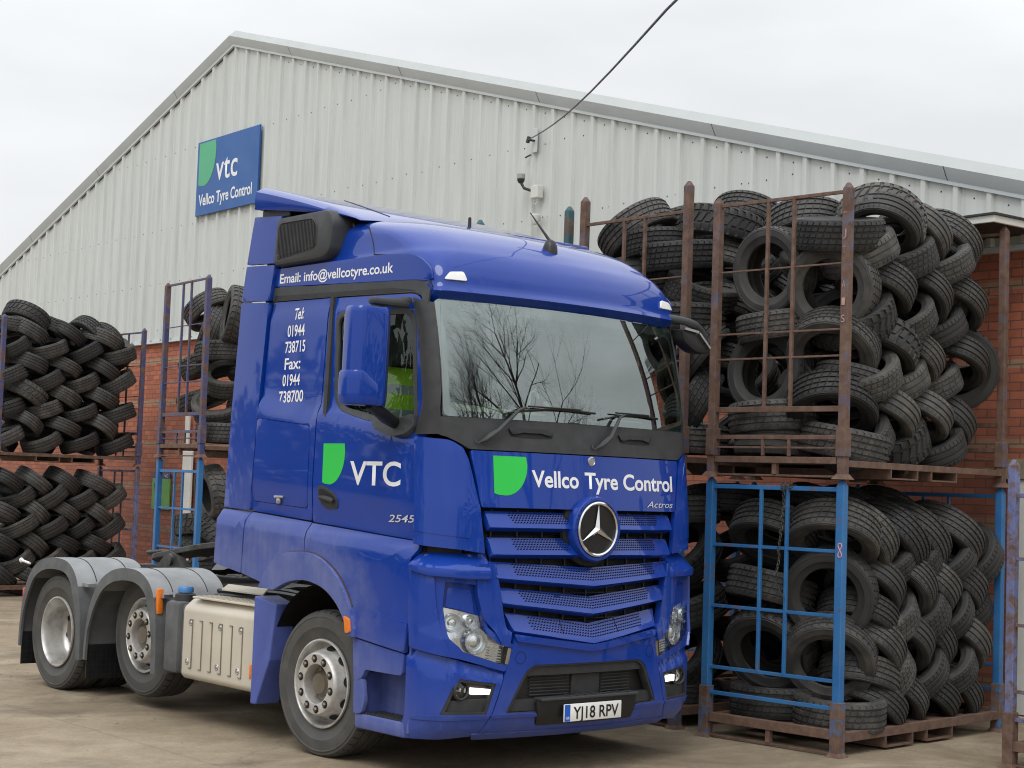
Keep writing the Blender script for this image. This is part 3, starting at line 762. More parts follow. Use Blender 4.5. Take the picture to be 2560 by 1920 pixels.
def ends(key, lst, where, group):
    # lst: (x, y, z, axis, kind, words)
    for x, y, z, ax, k, wd in lst:
        tyre(cworld(key, (x, y, z)), cdir(key, ax), k, wd+' '+where, group, 1)
GA = 'tyres in the upper cage before the lorry'; GB = 'tyres in the bright blue cage'
laced('R', 2.36, 8, .62, 2.16, .53, .248, 36, 'in the rusty front cage', GA)
ends('R', [(.42, .36, 3.98, (-.18, -.12, 1), 3, 'big flat lying tyre second from the top behind the near post'),
           (.40, .38, 3.56, (-1, -.25, -.2), 3, 'big tyre, hole facing the lorry, upper one behind near post'),
           (.45, .40, 3.06, (-.75, -.25, -.62), 3, 'tilted dark holed tyre half way up behind the near post'),
           (.62, .33, 2.80, (.25, -.1, 1), 1, 'buff edged tyre lying under the tilted tyre behind the near post'),
           (.44, .40, 2.62, (-.45, -.3, -.85), 3, 'broad tyre lying aslant low down behind the near post'),
           (.55, .35, 2.33, (.1, -.15, 1), 3, 'bottom flat tyre at the near post'),
           (.38, .93, 3.72, (-1, .05, -.1), 3, 'upright tyre with daylight through its hole by the far ladder post'),
           (.40, .92, 3.27, (-.1, .1, 1), 1, 'flat tyre below the upright one by the far ladder post'),
           (.38, .95, 2.90, (-1, 0, .1), 3, 'lower upright tyre by the far ladder post'),
           (.40, .93, 2.53, (0, .08, 1), 3, 'flat tyre second from the bottom by the far ladder post'),
           (.40, .92, 2.33, (.05, 0, 1), 0, 'flat tyre at the bottom by the far ladder post')], 'in rusty front cage', GA)
for i, (x, y, z, ax, k, wd) in enumerate([(.98, .34, 4.12, (.62, .28, .8), 4, 'large tyre leaning right atop the heap beside near post'),
        (1.48, .42, 4.0, (.7, .25, .7), 1, 'second tyre leaning right along the top of the heap'), (1.86, .42, 3.92, (.72, .2, .7), 3, 'third tyre leaning right along the top of the heap'),
        (.85, .95, 4.12, (.3, .3, 1), 3, 'tyre on the back of the heap between ladder bars'), (1.35, .95, 4.02, (.5, .2, .8), 1, 'tyre at the back of the heap'),
        (1.95, .95, 3.8, (.4, .1, .9), 1, 'tyre at the far back corner of the heap'), (2.05, .38, 3.62, (.8, -.3, -.4), 5, 'small tyre by the far brick side post'),
        (2.12, .30, 3.05, (.75, .65, .25), 4, 'chunky off road tyre bulging past the far post')]):
    tyre(cworld('R', (x, y, z)), cdir('R', ax), k, wd+' in the rusty front cage', GA)
laced('R', .32, 6, .80, 2.2, .42, .225, 44, 'in the bright blue ground cage', GB, first=-1)
laced('R', 1.60, 1, .68, 2.1, .42, .2, 42, 'at the top of the bright blue ground cage', GB, first=-1, big=.8)
ends('R', [(.42, .34, 1.62, (-.5, -.2, -.82), 3, 'broad tyre leaning out at the top behind the chalked post'),
           (.42, .36, 1.17, (-.9, -.38, -.22), 3, 'big open dark tyre half way up behind the chalked post'),
           (.45, .37, .68, (-.78, -.4, -.5), 3, 'tilted open tyre low down behind the chalked post'),
           (.75, .30, .52, (.35, .1, .9), 1, 'tyre lying aslant under the tilted one behind the chalked post'),
           (.48, .30, .27, (-.03, -.06, 1), 3, 'flat herringbone tyre at the bottom behind the chalked post'),
           (.75, .33, .98, (.5, .1, .85), 1, 'tyre wedged behind the big open tyre'),
           (.42, .90, 1.60, (-.55, -.05, -.82), 3, 'broad tyre leaning at the top beside the far blue post'),
           (.42, .92, 1.17, (-.2, .1, -.95), 3, 'shaded tyre half way up beside the far blue post'),
           (.40, .90, .70, (-.85, -.15, -.45), 4, 'open tyre with worn rusty tread beside the far blue post'),
           (.42, .86, .30, (0, 0, 1), 3, 'flat shaded tyre at the bottom beside the far blue post')], 'in bright blue cage', GB)
laced('R', 2.40, 7, .95, 2.1, .56, .25, 36, 'at the back of the rusty front cage', GA, yoff=.60)
laced('R', .34, 7, .95, 2.1, .5, .24, 40, 'at the back of the bright blue cage', GB, first=-1, yoff=.60)
GS = 'tyres in the cage behind the windscreen'
ends('S', [(.42, .98, 4.20, (-.2, .55, .8), 3, 'tyre tilted down to the left, topmost'), (.42, .72, 4.05, (0, .1, 1), 1, 'flat tyre with chalk on its tread near the top'),
           (.38, .40, 3.93, (-.12, 0, 1), 3, 'wide flat tyre just under the top'), (.45, .95, 3.84, (0, .1, 1), 0, 'tyre mostly behind the lorry roof'),
           (.5, .28, 3.64, (-.1, -.45, .9), 1, 'chalked tyre slanting up to the right'), (.38, .36, 3.40, (-.05, -.05, 1), 3, 'flat tyre beside the roof edge'),
           (.42, .27, 3.08, (-.5, .6, .6), 3, 'tyre leaning above the wing mirror'), (.42, .27, 2.65, (-.6, .6, .45), 3, 'ribbed winter tyre below the wing mirror'),
           (.42, .33, 2.36, (0, 0, 1), 3, 'flat tyre on the cage floor'), (.75, .3, 4.22, (.15, -.1, 1), 4, 'block tread tyre lying on the right of the heap'),
           (1.1, .3, 4.34, (.4, .1, .9), 1, 'worn tyre on the crest of the heap'), (1.4, .35, 4.2, (.5, .1, .8), 3, 'tyre behind the crest of the heap'), (.9, .85, 4.28, (0, .3, .9), 1, 'tyre at the back of the heap'),
           (.8, .35, 3.9, (.3, .1, .9), 3, 'inner tyre seen between the posts'), (.8, .35, 3.5, (.3, .1, .9), 3, 'lower inner tyre seen between the posts'), (.8, .35, 3.0, (.3, .1, .9), 3, 'inner tyre low between the posts'),
           (.42, .35, 1.75, (0, .1, 1), 1, 'flat tyre near the top of the ground cage'), (.4, .35, 1.4, (-.7, 0, .7), 3, 'shaded tilted tyre half way up the ground cage'), (.42, .3, .95, (-.3, .1, .9), 3, 'shaded leaning tyre low in the ground cage'), (.42, .32, .5, (-.7, .1, .6), 3, 'shaded tyre beside the lorry bumper'), (.42, .32, .24, (0, 0, 1), 1, 'shaded flat tyre on the ground cage floor')]+[(.42+.05*(k%2), .92, .3+.27*k, (-.3*(k%3-1), .1, 1), 3, ORD[k]+' tyre up the far column') for k in range(6)]+[(.42, .92, 2.42+.24*k, (-.2*(k%3-1), .1, 1), 1, ORD[k]+' upper tyre of the far column') for k in range(6)]+[(.95, .35, 1.84, (.1, .1, 1), 3, 'tyre lying on top'), (1.6, .4, 1.80, (.2, .1, 1), 3, 'farther tyre lying on top')], 'in the stack behind the windscreen', GS)
laced('S', 2.42, 7, 1.05, 2.1, .72, .25, 36, 'in the cage behind the windscreen', GS)
laced('S', .36, 6, 1.05, 2.1, .72, .26, 36, 'in the ground cage beside the lorry bumper', GS)
GL = 'tyres in the cage just behind the cab'
ends('L', [(.40, .86, 4.02, (-.3, .5, .7), 1, 'tyre leaning at the top between the ladder bars'), (.42, .74, 3.72, (-.8, .45, .3), 3, 'open tyre turned to the left below the top'),
           (.42, .10, 3.90, (-.95, .28, .15), 4, 'upright open tyre touching the cab at the top'), (.42, .36, 3.45, (0, .05, 1), 3, 'flat tyre across the ladder'),
           (.44, .92, 3.36, (-.35, .25, .9), 3, 'tyre drooping to the left below the flat one'), (.42, .22, 3.12, (-.3, -.45, .8), 1, 'chalked tyre sloping to the right'),
           (.42, .98, 2.88, (-.25, .2, .9), 0, 'tyre poking left through the lower bars'), (.42, .40, 2.80, (-.45, -.45, .75), 3, 'tyre sloping down to the cab'), (.44, .30, 2.45, (0, 0, 1), 3, 'flat dark tyre on the cage floor'),
           (.8, .3, 3.7, (.3, .1, .9), 3, 'inner tyre behind the upright one'), (.85, .3, 3.2, (.3, .1, .9), 3, 'inner tyre behind the chalked one'), (.85, .3, 2.8, (.3, .1, .9), 3, 'inner tyre low behind the cab')], 'in the navy cage behind the cab', GL)
ends('L', [(.34, .34, 1.70, (-.97, .12, -.22), 4, 'upright open tyre at the top'), (.40, .72, 1.33, (-.05, .1, 1), 4, 'flat ribbed tyre half way up'), (.42, .30, 1.14, (-.6, .15, -.75), 4, 'open tyre lying aslant'), (.40, .80, 1.02, (-.5, .2, -.8), 3, 'tyre low on the left'),
           (.42, .5, .75, (0, .2, 1), 3, 'flat tyre low down'), (.4, .4, .4, (0, 0, 1), 3, 'flat tyre at the bottom'), (.9, .3, 1.5, (.3, .1, .9), 3, 'inner tyre near the top'), (.9, .3, 1.0, (.3, .1, .9), 3, 'inner tyre low down')], 'in the light blue cage behind the cab', GL)
GF = 'woven tyres in the far left stack'
laced('F', 2.40, 8, .22, 2.16, .62, .238, 25, 'in the navy cage furthest left', GF, first=1, ks=1.04)
laced('F', 2.42, 8, .4, 2.1, .7, .235, 30, 'at the back of the far left navy cage', GF, first=-1, yoff=.60)
laced('F', .32, 7, .22, 2.2, .52, .24, 30, 'in the ground cage furthest left', GF, first=-1, ks=1.04)
ends('F', [(.55, .4, 4.28, (.45, .15, .85), 4, 'grey crusted tyre topmost at the left of the heap'), (1.0, .42, 4.12, (.5, .1, .85), 1, 'white marked tyre sloping right on the heap'), (1.62, .42, 4.08, (.75, .2, .5), 3, 'open tyre standing on the heap'), (1.95, .45, 4.05, (.7, .2, .6), 1, 'tyre leaning right behind the standing one'), (2.18, .55, 3.85, (.6, .3, -.5), 0, 'small tyre by the right post'), (.25, .4, 4.15, (.1, 0, 1), 1, 'flat tyre at the left edge of the heap')], 'in the far left navy cage', GF)
GR_ = 'tyres in the cage at the right edge'
ends('B', [(.40, .90, 1.55, (-.9, .2, .2), 3, 'topmost dark tyre beside white door'), (.40, .92, .95, (-.9, .1, .3), 3, 'middle dark tyre beside white door'), (.42, .9, .35, (0, 0, 1), 3, 'flat dark tyre at the bottom')], 'in the pale blue cage at the right edge', GR_)
# ---------------------------------------------------------------- the lorry (front axle at the origin, nose towards -Y)
T = empty('tractor_lorry', (0, 0, 0), 0, 'blue three axle lorry tractor unit parked in front of the stacked tyre cages', 'lorry')
YF = [(.26, -1.33), (.33, -1.41), (.43, -1.45), (.92, -1.455), (1.0, -1.44), (1.4, -1.435), (1.76, -1.425), (2.14, -1.385), (2.33, -1.345), (3.3, -1.126), (3.5, -1.05)]
HWF = [(.26, 1.24), (1.2, 1.25), (1.6, 1.24), (2.2, 1.225), (2.45, 1.205), (3.05, 1.185), (3.2, 1.172), (3.5, 1.160)]
RCF = [(2.2, .2), (2.4, .11), (3.2, .10)]
def yf(z):
    if 2.33 < z < 3.3: return -1.345+.10*(z-2.33)+.13*(z-2.33)**2
    return lerp_tab(YF, z)
def hwf(z): return lerp_tab(HWF, z)
def rcf(z): return lerp_tab(RCF, z)
def yF(x, z):
    a = abs(x); h = hwf(z); r = rcf(z); y = yf(z)+.12*x*x
    if a > h-r: y += r-math.sqrt(max(0, r*r-min(r, a-(h-r))**2))
    return y
def nrm(f, u, v, e=.004):
    p = Vector(f(u, v)); a = Vector(f(u+e, v))-Vector(f(u-e, v)); b = Vector(f(u, v+e))-Vector(f(u, v-e))
    return p, a.cross(b).normalized()
def SF(u, v):
    p, n = nrm(lambda x, z: (x, yF(x, z), z), u, v)
    return p, (n if n.y < 0 else -n)
def cpt(a, z, sg):
    h = hwf(z); r = rcf(z)
    if a < 0: x = h-r+a*r; return (sg*x, yF(x, z), z)
    if a <= 1:
        x = h-r+r*math.sin(a*math.pi/2); y = yf(z)+.12*x*x+r-r*math.cos(a*math.pi/2); return (sg*x, y, z)
    return (sg*h, yf(z)+.12*h*h+r+(a-1)*r, z)
def SC(sg):
    def S(u, v):
        p, n = nrm(lambda a, z: cpt(a, z, sg), u, v, .01)
        q = Vector((sg*.6, -1, 0)); return p, (n if n.dot(q) > 0 else -n)
    return S
def ca(x, z):
    h = hwf(z); r = rcf(z)
    return (x-(h-r))/r if x < h-r else math.asin(min(1, (x-(h-r))/r))/(math.pi/2)
def fx(xr, z):
    x = xr
    for _ in range(30):
        x = .5*x+.5*(xr+(yF(x, z)+1.42)*(xr+7.795)/8.156)
    return x
def cz(pts): return [(ca(x, z) if x < 5 else x-10, z) for x, z in pts]   # x>=10: corner parameter given as 10+a
def hws(y, z):
    zs = 1.605-.065*(.16-y); zc = 2.454-.151*(.745-y)-.03*sstep(.1, .25, y)
    h = 1.262-.058*sstep(zs-.09, zs+.003, z)
    h += .018*sstep(zs+.005, zs+.3, z)
    bw = .115-.03*max(0, (.1-y))-.06*sstep(.1, .25, y)
    h -= .036*sstep(zc-.015, zc+bw, z)
    h -= .018*max(0, z-zc-bw)
    h -= .016*sstep(3.08, 3.19, z)
    if z > 3.44: h -= .9*(z-3.44)**2*2
    if y < -.75: h -= .05*((-.75-y)/.35)**2*.4
    return h
def SS(sg):
    def S(u, v):
        p, n = nrm(lambda y, z: (sg*hws(y, z), y, z), u, v)
        return p, (n if n.x*sg > 0 else -n)
    return S
SR = SS(-1)
def both(fn):
    for sg in (-1, 1): fn(sg)
# --- cab interior and backing
def interior():
    e = MB()
    e.box((-1.12, .80, 1.45), (1.12, .84, 3.62)); e.box((-1.12, -.9, 3.16), (1.12, .8, 3.2)); e.build('cab_lining', 'cloth', T, 0)
    f = MB(); f.box((-1.12, -1.0, 1.35), (1.12, .8, 1.42)); f.box((-.35, -1.0, 1.42), (.35, .8, 1.7)); f.build('cab_floor', 'dash', T, 0)
    d = MB()
    def fn(u, v):
        x = -1.1+2.2*u; y0 = yF(x, 2.3)+.06
        a = v*1.8
        return (x, y0+.05+.42*min(1, a), 2.30-.03*math.cos(3*x)-.25*max(0, a-1)*(1.5))
    d.grid(fn, 16, 12); d.build('dashboard', 'dash', T)
    b = MB(); b.box((-1.1, .35, 1.9), (1.1, .79, 2.25)); b.build('bunk', 'cloth', T, 0, .03)
    for x, nm in ((-.65, 'driver_seat'), (.65, 'passenger_seat')):
        s = MB(); s.box((x-.26, -.32, 1.80), (x+.26, .2, 1.96), bev=.05); s.box((x-.25, .14, 1.9), (x+.25, .3, 2.68), bev=.06); s.box((x-.15, .17, 2.66), (x+.15, .29, 2.92), bev=.04); s.box((x-.2, -.2, 1.42), (x+.2, .15, 1.8))
        s.build(nm, 'clothes', T)
    w_ = MB(); w_.lathe([(.225+.016*math.cos(a*math.pi/4), .016*math.sin(a*math.pi/4)) for a in range(8)], (0, 0, 0), 'z', 32, True); w_.lathe([(0, .02), (.06, .02), (.07, -.02), (0, -.03)], (0, 0, 0), 'z', 16)
    for k in range(3): a = k*2.09+.5; w_.bar((0, 0, 0), (.22*math.cos(a), .22*math.sin(a), 0), .03, .015)
    o = w_.build('steering_wheel', 'black', T); o.location = (-.65, -.62, 2.32); o.rotation_euler = (R(28), 0, 0)
    # pillars and inner trim
    for sg in (-1, 1):
        q = MB(); q.bar((sg*1.10, yF(1.05, 2.3)+.1, 2.25), (sg*1.06, yF(1.0, 3.15)+.12, 3.18), .09, .05); q.build('inner_pillar', 'dash', T, 0); q = MB(); q.bar((sg*1.12, .06, 2.3), (sg*1.08, .08, 3.2), .2, .04, 0, (0, 1, 0)); q.build('inner_pillar', 'dash', T, 0)
    q = MB(); q.box((-1.0, -.93, 3.0), (1.0, -.86, 3.16)); q.build('sun_blind', 'cloth', T, 0, .02)
    q = MB(); q.box((.16, -1.04, 2.33), (.5, -1.0, 2.56)); q.build('dash_tablet', 'trim', T, 0, .02)
    q = MB(); q.bar((-1.0, -.80, 2.43), (-.05, -.86, 2.40), .22, .05); q.bar((.5, -.86, 2.40), (.95, -.82, 2.40), .2, .04); q.build('dash_reflection', simple('cream', lin(232, 228, 190), .8), T, 0)  # cream strips stand in for a pale reflection low in the windscreen
    q = MB(); q.tube([(-.30, -1.06, 2.37), (-.29, -1.06, 2.55), (-.24, -1.06, 2.58), (-.2, -1.05, 2.52)], .012, 6); q.tube([(-.15, -1.06, 2.5), (-.12, -1.06, 2.45)], [.012, .03], 6); q.build('dash_ornament', 'white', T)
interior()
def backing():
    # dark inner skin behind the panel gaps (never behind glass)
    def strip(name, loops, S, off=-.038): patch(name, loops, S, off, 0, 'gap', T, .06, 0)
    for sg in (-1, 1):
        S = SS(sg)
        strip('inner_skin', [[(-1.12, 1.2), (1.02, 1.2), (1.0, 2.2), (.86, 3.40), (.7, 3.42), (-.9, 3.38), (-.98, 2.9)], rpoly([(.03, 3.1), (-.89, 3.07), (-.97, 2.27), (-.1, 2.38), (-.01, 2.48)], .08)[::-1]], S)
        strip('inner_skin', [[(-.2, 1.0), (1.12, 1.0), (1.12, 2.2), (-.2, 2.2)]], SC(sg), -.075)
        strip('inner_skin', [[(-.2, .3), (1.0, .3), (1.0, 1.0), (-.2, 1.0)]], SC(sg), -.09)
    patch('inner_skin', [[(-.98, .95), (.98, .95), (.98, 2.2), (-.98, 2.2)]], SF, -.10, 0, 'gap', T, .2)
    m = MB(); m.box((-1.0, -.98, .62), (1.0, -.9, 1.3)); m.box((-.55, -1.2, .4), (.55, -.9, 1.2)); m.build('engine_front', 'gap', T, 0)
backing()
# --- roof
def roof():
    RG = [(3.105, 1.135, -1.13, .12), (3.17, 1.150, -1.222, .10), (3.182, 1.152, -1.23, .10), (3.22, 1.150, -1.205, .11), (3.30, 1.149, -1.185, .13), (3.38, 1.146, -1.15, .17), (3.45, 1.138, -1.10, .22), (3.495, 1.120, -1.05, .25), (3.56, 1.108, -.965, .29), (3.63, 1.095, -.84, .33), (3.69, 1.07, -.68, .37), (3.735, 1.035, -.50, .41), (3.77, .98, -.30, .43), (3.795, .88, -.08, .42), (3.815, .70, .18, .38), (3.83, .45, .45, .25), (3.84, .2, .66, .15), (3.845, .02, .84, .01)]
    rings = catmull([(a, b, c) for a, b, c, d in RG], 3); rcs = catmull([(d, 0, 0) for a, b, c, d in RG], 3)
    def outline(z, h, y0, r):
        pts = []; yr = .87
        ye = y0+.12*h*h*.9+r
        for k in range(12): y = yr+(ye-yr)*k/12; pts.append((-h, y, max(z, 3.25+.04*(y+.95))))
        for k in range(11):
            a = k/10*math.pi/2; x = h-r+r*math.cos(a); pts.append((-x, y0+.12*x*x*.9+r-r*math.sin(a), z if z > 3.25 else 3.25+(z-3.25)*min(1, k/3)))
        nf = 14; xl = h-r
        for k in range(1, nf+1): x = -xl+2*xl*k/nf; pts.append((x, y0+.12*x*x*.9, z))
        return pts+[(-p[0], p[1], p[2]) for p in pts[:23][::-1]][1:]
    m = MB(); rows = [outline(z, max(.02, h), y, max(.01, rc[0])) for (z, h, y), rc in zip(rings, rcs)]
    n = len(rows[0]); m.add([p for r_ in rows for p in r_], [(j*n+i, j*n+i+1, (j+1)*n+i+1, (j+1)*n+i) for j in range(len(rows)-1) for i in range(n-1)])
    m.build('roof', 'blue', T, 60)
    # dark lip under the visor
    q = MB()
    def fn(u, v):
        x = -1.13+2.26*u; return (x, -1.13+.108*x*x+.06*v, 3.105-.005*v)
    q.grid(fn, 30, 2); q.build('visor_underside', 'blue', T, 60)
    # roof seam lines (thin shut lines following the roof)
    def ring_at(z):
        for (a, b) in zip(range(len(rings)-1), range(1, len(rings))):
            if rings[a][0] <= z <= rings[b][0]:
                k = (z-rings[a][0])/max(1e-6, rings[b][0]-rings[a][0])
                return [rings[a][i]+(rings[b][i]-rings[a][i])*k for i in range(3)]+[rcs[a][0]+(rcs[b][0]-rcs[a][0])*k]
        return list(rings[-1])+[rcs[-1][0]]
    def roofpt(s, z):   # s: 0..n-1 along the outline
        o = outline(*ring_at(z)); i = int(s); k = s-i; i2 = min(i+1, len(o)-1)
        return Vector(o[i])*(1-k)+Vector(o[i2])*k
    for pts in ([(9.2, 3.475), (9.6, 3.53), (10.3, 3.60), (11.2, 3.66), (12.5, 3.71), (13.5, 3.74)],
                [(9.2, 3.475), (10.5, 3.455), (11.6, 3.42), (13.2, 3.36), (14.6, 3.28), (15.4, 3.2)]):
        c = catmull([(a, b, 0) for a, b in pts], 5); q = MB(); q.tube([roofpt(a, b) for a, b, _ in c], .0045, 5); q.build('roof_seam', 'gap', T)
    def rfy(x, z):
        zz, h, y0, r = ring_at(z); y = y0+.108*x*x
        if x > h-r: y += r-math.sqrt(max(0, r*r-(x-h+r)**2))
        return y
    def RS(sg, u, v):
        p, n = nrm(lambda a, b: (sg*a, rfy(a, b), b), u, v); return p, (n if n.y < 0 else -n)
    for sg in (-1, 1):
        # marker lamps on the roof corners
        k = MB(); S = SC(sg)
        cx = 1.03
        ml_ = patch('marker_lamp', [rpoly([(cx-.11, 3.255), (cx+.05, 3.255), (cx+.01, 3.305), (cx-.09, 3.315)], .015)], lambda u, v: RS(sg, u, v), .012, .04, 'markl', T, .03, .008)
    # aerials
    a = MB(); a.lathe([(.045, 0), (.04, .02), (.018, .035), (.014, .05), (.012, .12), (.006, .125)], (.0, .02, 3.80), 'z', 16); a.build('aerial', 'black', T)
    a = MB(); a.lathe([(.055, -.04), (.05, .02), (.035, .055), (.012, .07)], (-.02, -.92, 3.595), 'z', 16); a.tube([(-.02, -.92, 3.65), (-.06, -.74, 3.87)], [.012, .004], 8); a.build('aerial', 'black', T)
    # sky light frame
    h = MB()
    h.box((.18, -.30, 3.70), (.95, .35, 3.79), bev=.02); h.build('roof_hatch', 'blue', T)
roof()
def spoiler():
    def top(v): return 3.80+.30*(1-(1-v)**1.7)*1.0
    m = MB(); nu, nv = 40, 24
    def fn(u, v):
        s = 2*u-1; y = -.12+1.20*v; wv = .86+.37*min(1, v*1.35)**.8 if v < .74 else .86+.37
        wv = 1.10+.125*v**.7
        a = abs(s); x = s*wv; z = 3.80+.31*v**.85-.008*s*s
        ed = max(0, (a-.93)/.07)
        z -= (.02+.02*v)*ed**2*min(1, v*4)+.05*a*a*(1-v)**1.5
        return (x, y, z)
    m.grid(fn, nu, nv)
    def sd(sg):
        def f2(u, v):
            p = fn(1 if sg > 0 else 0, v); zb = 3.735+.195*v**.7
            return (p[0]-sg*.012*u*u+sg*.004*math.sin(u*3.1), p[1]+.02*u*v, p[2]+(min(zb, p[2]-.002)-p[2])*u)
        return f2
    m.grid(sd(-1), 6, nv); m.grid(sd(1), 6, nv)
    def back(u, v):
        p = fn(u, 1); return (p[0]*.995, p[1]+.02*v, p[2]+(3.93-p[2])*v)
    m.grid(back, nu, 3)
    def under(u, v):
        p = fn(u, v); return (p[0]*.985, p[1], 3.736+.195*v**.7)
    m.grid(under, nu, nv)
    bm = bmesh.new(); me = bpy.data.meshes.new('roof_spoiler'); me.from_pydata(m.v, [], m.f); bm.from_mesh(me); bmesh.ops.remove_doubles(bm, verts=bm.verts[:], dist=.0008)
    bmesh.ops.recalc_face_normals(bm, faces=bm.faces[:]); bm.to_mesh(me); bm.free(); sp_ = link('roof_spoiler', me, T, 'blue', 45)
    q = MB(); q.tube([Vector(fn(.17+.16*(t/14)**1.6, .12+.88*t/14))+Vector((0, 0, .001)) for t in range(15)], .004, 5); q.build('spoiler_seam', 'gap', sp_)
    for sg in (-1, 1):
        b = MB(); b.box((sg*1.15, .72, 3.85), (sg*.2, 1.10, 3.93)); b.build('spoiler_mount', 'black', T, 0, .01)
        b = MB(); b.box((sg*1.06, .02, 3.70), (sg*.9, .2, 3.745)); b.build('spoiler_bracket', 'black', T, 0, .01)
    b = MB(); b.box((-1.1, .82, 3.2), (1.1, .86, 3.75)); b.build('cab_rear_wall', 'blue', T, 0)
spoiler()
# --- cab sides
WIN = [(.02, 3.09), (-.88, 3.06), (-.962, 2.29), (-.5, 2.315), (-.1, 2.40), (-.02, 2.48)]
WR = [.1, .12, .06, .3, .12, .1]
def scale_poly(p, k):
    c = Vector((sum(a for a, b in p)/len(p), sum(b for a, b in p)/len(p))); o = []
    for a, b in p:
        d = Vector((a, b))-c; l_ = d.length; o.append(tuple(c+d*((l_+k)/l_)))
    return o
LOCK = [(.926, 2.349), (.227, 2.288), (.231, 1.705), (.954, 1.739)]
ARCH = catmull([(-.435, .868, 0), (-.39, .96, 0), (-.29, 1.07, 0), (-.15, 1.155, 0), (.0, 1.195, 0), (.155, 1.205, 0), (.33, 1.178, 0), (.505, 1.112, 0)], 4)
ARCH = [(a, b) for a, b, c in ARCH]
def side(sg):
    S = SS(sg)
    dp = rpoly([(.115, 3.197), (.145, 2.37), (.168, 1.612), (-1.085, 1.532), (-1.062, 2.21), (-1.02, 2.84), (-.96, 3.165)], [.01, 0, .02, .03, 0, .2, .22], 6)
    win = rpoly(WIN, WR, 6)
    door = patch('door', [dp, scale_poly(win, .012)[::-1]], S, 0, .022, 'blue', T, .07, .007)
    seal = patch('window_seal', [scale_poly(win, .010), scale_poly(win, -.035)[::-1]], S, .002, .03, 'trim', door, .12, .006)
    patch('door_window', [scale_poly(win, -.03)], S, -.016, .0, 'sglass', door, .1)
    sp_ = patch('sleeper_panel', [rpoly([(.128, 3.199), (.87, 3.213), (.975, 1.665), (.182, 1.618)], [.01, .02, .03, .02]), rpoly(scale_poly(LOCK, .006), .03)[::-1]], S, 0, .022, 'blue', T, .07, .007)
    lk = patch('locker_door', [rpoly(LOCK, .035)], S, .002, .02, 'blue', T, .1, .006)
    # handle of the locker
    h = MB(); x = sg*(hws(.57, 1.755)+.012)
    h.box((x-.012, .53, 1.765), (x+.012, .645, 1.785), bev=.006); h.box((x-.012, .565, 1.725), (x+.012, .61, 1.765), bev=.008); h.build('locker_latch', 'silver', lk)
    tr = patch('side_trim', [rpoly([(.885, 3.222), (.885, 3.325), (-.5, 3.272), (-1.0, 3.248), (-1.0, 3.0), (-.968, 3.06), (-.93, 3.155), (-.83, 3.178), (.11, 3.207)], [.01, .01, 0, .02, 0, .02, .05, .05, 0])], S, 0, .015, 'trim', T, .07, .006)
    ln = patch('trim_recess', [[(.86, 3.228), (.86, 3.262), (-.6, 3.222), (-.86, 3.19), (-.6, 3.192), (.11, 3.213)]], S, .0015, 0, 'black', tr, .1)
    up = patch('side_panel', [rpoly([(.872, 3.333), (.872, 3.462), (-.5, 3.462), (-.86, 3.43), (-1.0, 3.33), (-1.02, 3.255)], [.02, .02, .1, .15, .1, .01])], S, .003, .012, 'blue', T, .06, .004)
    # door handle
    hp = rpoly([(.085, 1.80), (.10, 1.865), (.045, 1.87), (-.10, 1.825), (-.145, 1.775), (-.15, 1.715), (-.02, 1.705), (.06, 1.745)], [.02, .02, .02, .08, .04, .02, .03, .02])
    hd = patch('door_handle', [hp], S, .006, .02, 'dark', door, .05, .008)
    patch('handle_recess', [rpoly([(.07, 1.80), (.075, 1.845), (.03, 1.845), (-.09, 1.805), (-.125, 1.765), (-.05, 1.745), (.04, 1.765)], .02)], S, .0075, 0, 'gap', hd, .05)
    g = MB(); pts = [(sg*(hws(y, z)+.018), y, z) for y, z in ((.055, 1.785), (.0, 1.782), (-.07, 1.772), (-.115, 1.762))]; g.tube(pts, [.014, .019, .02, .016], 8); g.build('grip', 'dark', hd)
    # fender and lower panels
    sh = lambda p: [(a-.03, b) for a, b in p]
    fr = [(.17, 1.602), (-1.06, 1.527), (-1.075, 1.487), (-1.03, 1.40), (-1.055, 1.36), (-1.045, 1.0), (-1.01, .808)]+[(a, b) for a, b in ARCH if a < .16]
    patch('fender', [fr+[(.17, 1.205)]], S, .0, .03, 'dusty', T, .06, .008)
    rr_ = [(.183, 1.607), (.183, 1.206)]+[(a, b) for a, b in ARCH if a > .2]+[(.99, 1.203), (.97, 1.655)]
    patch('rear_lower_panel', [rr_], S, .0, .03, 'dusty', T, .06, .008)
    outer = catmull([(-.515, .868, 0), (-.47, .99, 0), (-.385, 1.14, 0), (-.24, 1.28, 0), (-.04, 1.375, 0), (.16, 1.40, 0), (.40, 1.375, 0), (.58, 1.28, 0), (.70, 1.12, 0)], 4)
    fl = [(a, b) for a, b, c in outer]+ARCH[::-1]
    f1 = patch('arch_flare', [fl], lambda u, v: S(u, v), .035, .05, 'dusty', T, .05, .022)
    fj = MB(); fj.tube([Vector(S(a, b)[0])+Vector(S(a, b)[1])*.004 for a, b, c in outer[6:]], .008, 6); fj.build('flare_joint', simple('joint_dirt', lin(70, 60, 62), .9), f1)
    fs = MB(); fs.tube([(sg*(1.25+.0365), .165+.012*k/4, 1.21+.185*k/4) for k in range(5)], .003, 5); fs.build('flare_seam', 'gap', f1)
    # crease of the fender front: raised band
    patch('fender_band', [rpoly([(-1.035, 1.005), (-.70, 1.055), (-.55, 1.01), (-.455, .90), (-.43, .875), (-1.01, .815)], .02)], S, .008, .02, 'dusty', T, .06, .012)
    patch('step_valance', [rpoly([(-.445, .858), (-1.005, .80), (-.985, .66), (-.60, .66), (-.56, .60), (-.50, .575), (-.47, .60)], .02)], S, -.004, .04, 'dusty', T, .06, .01)
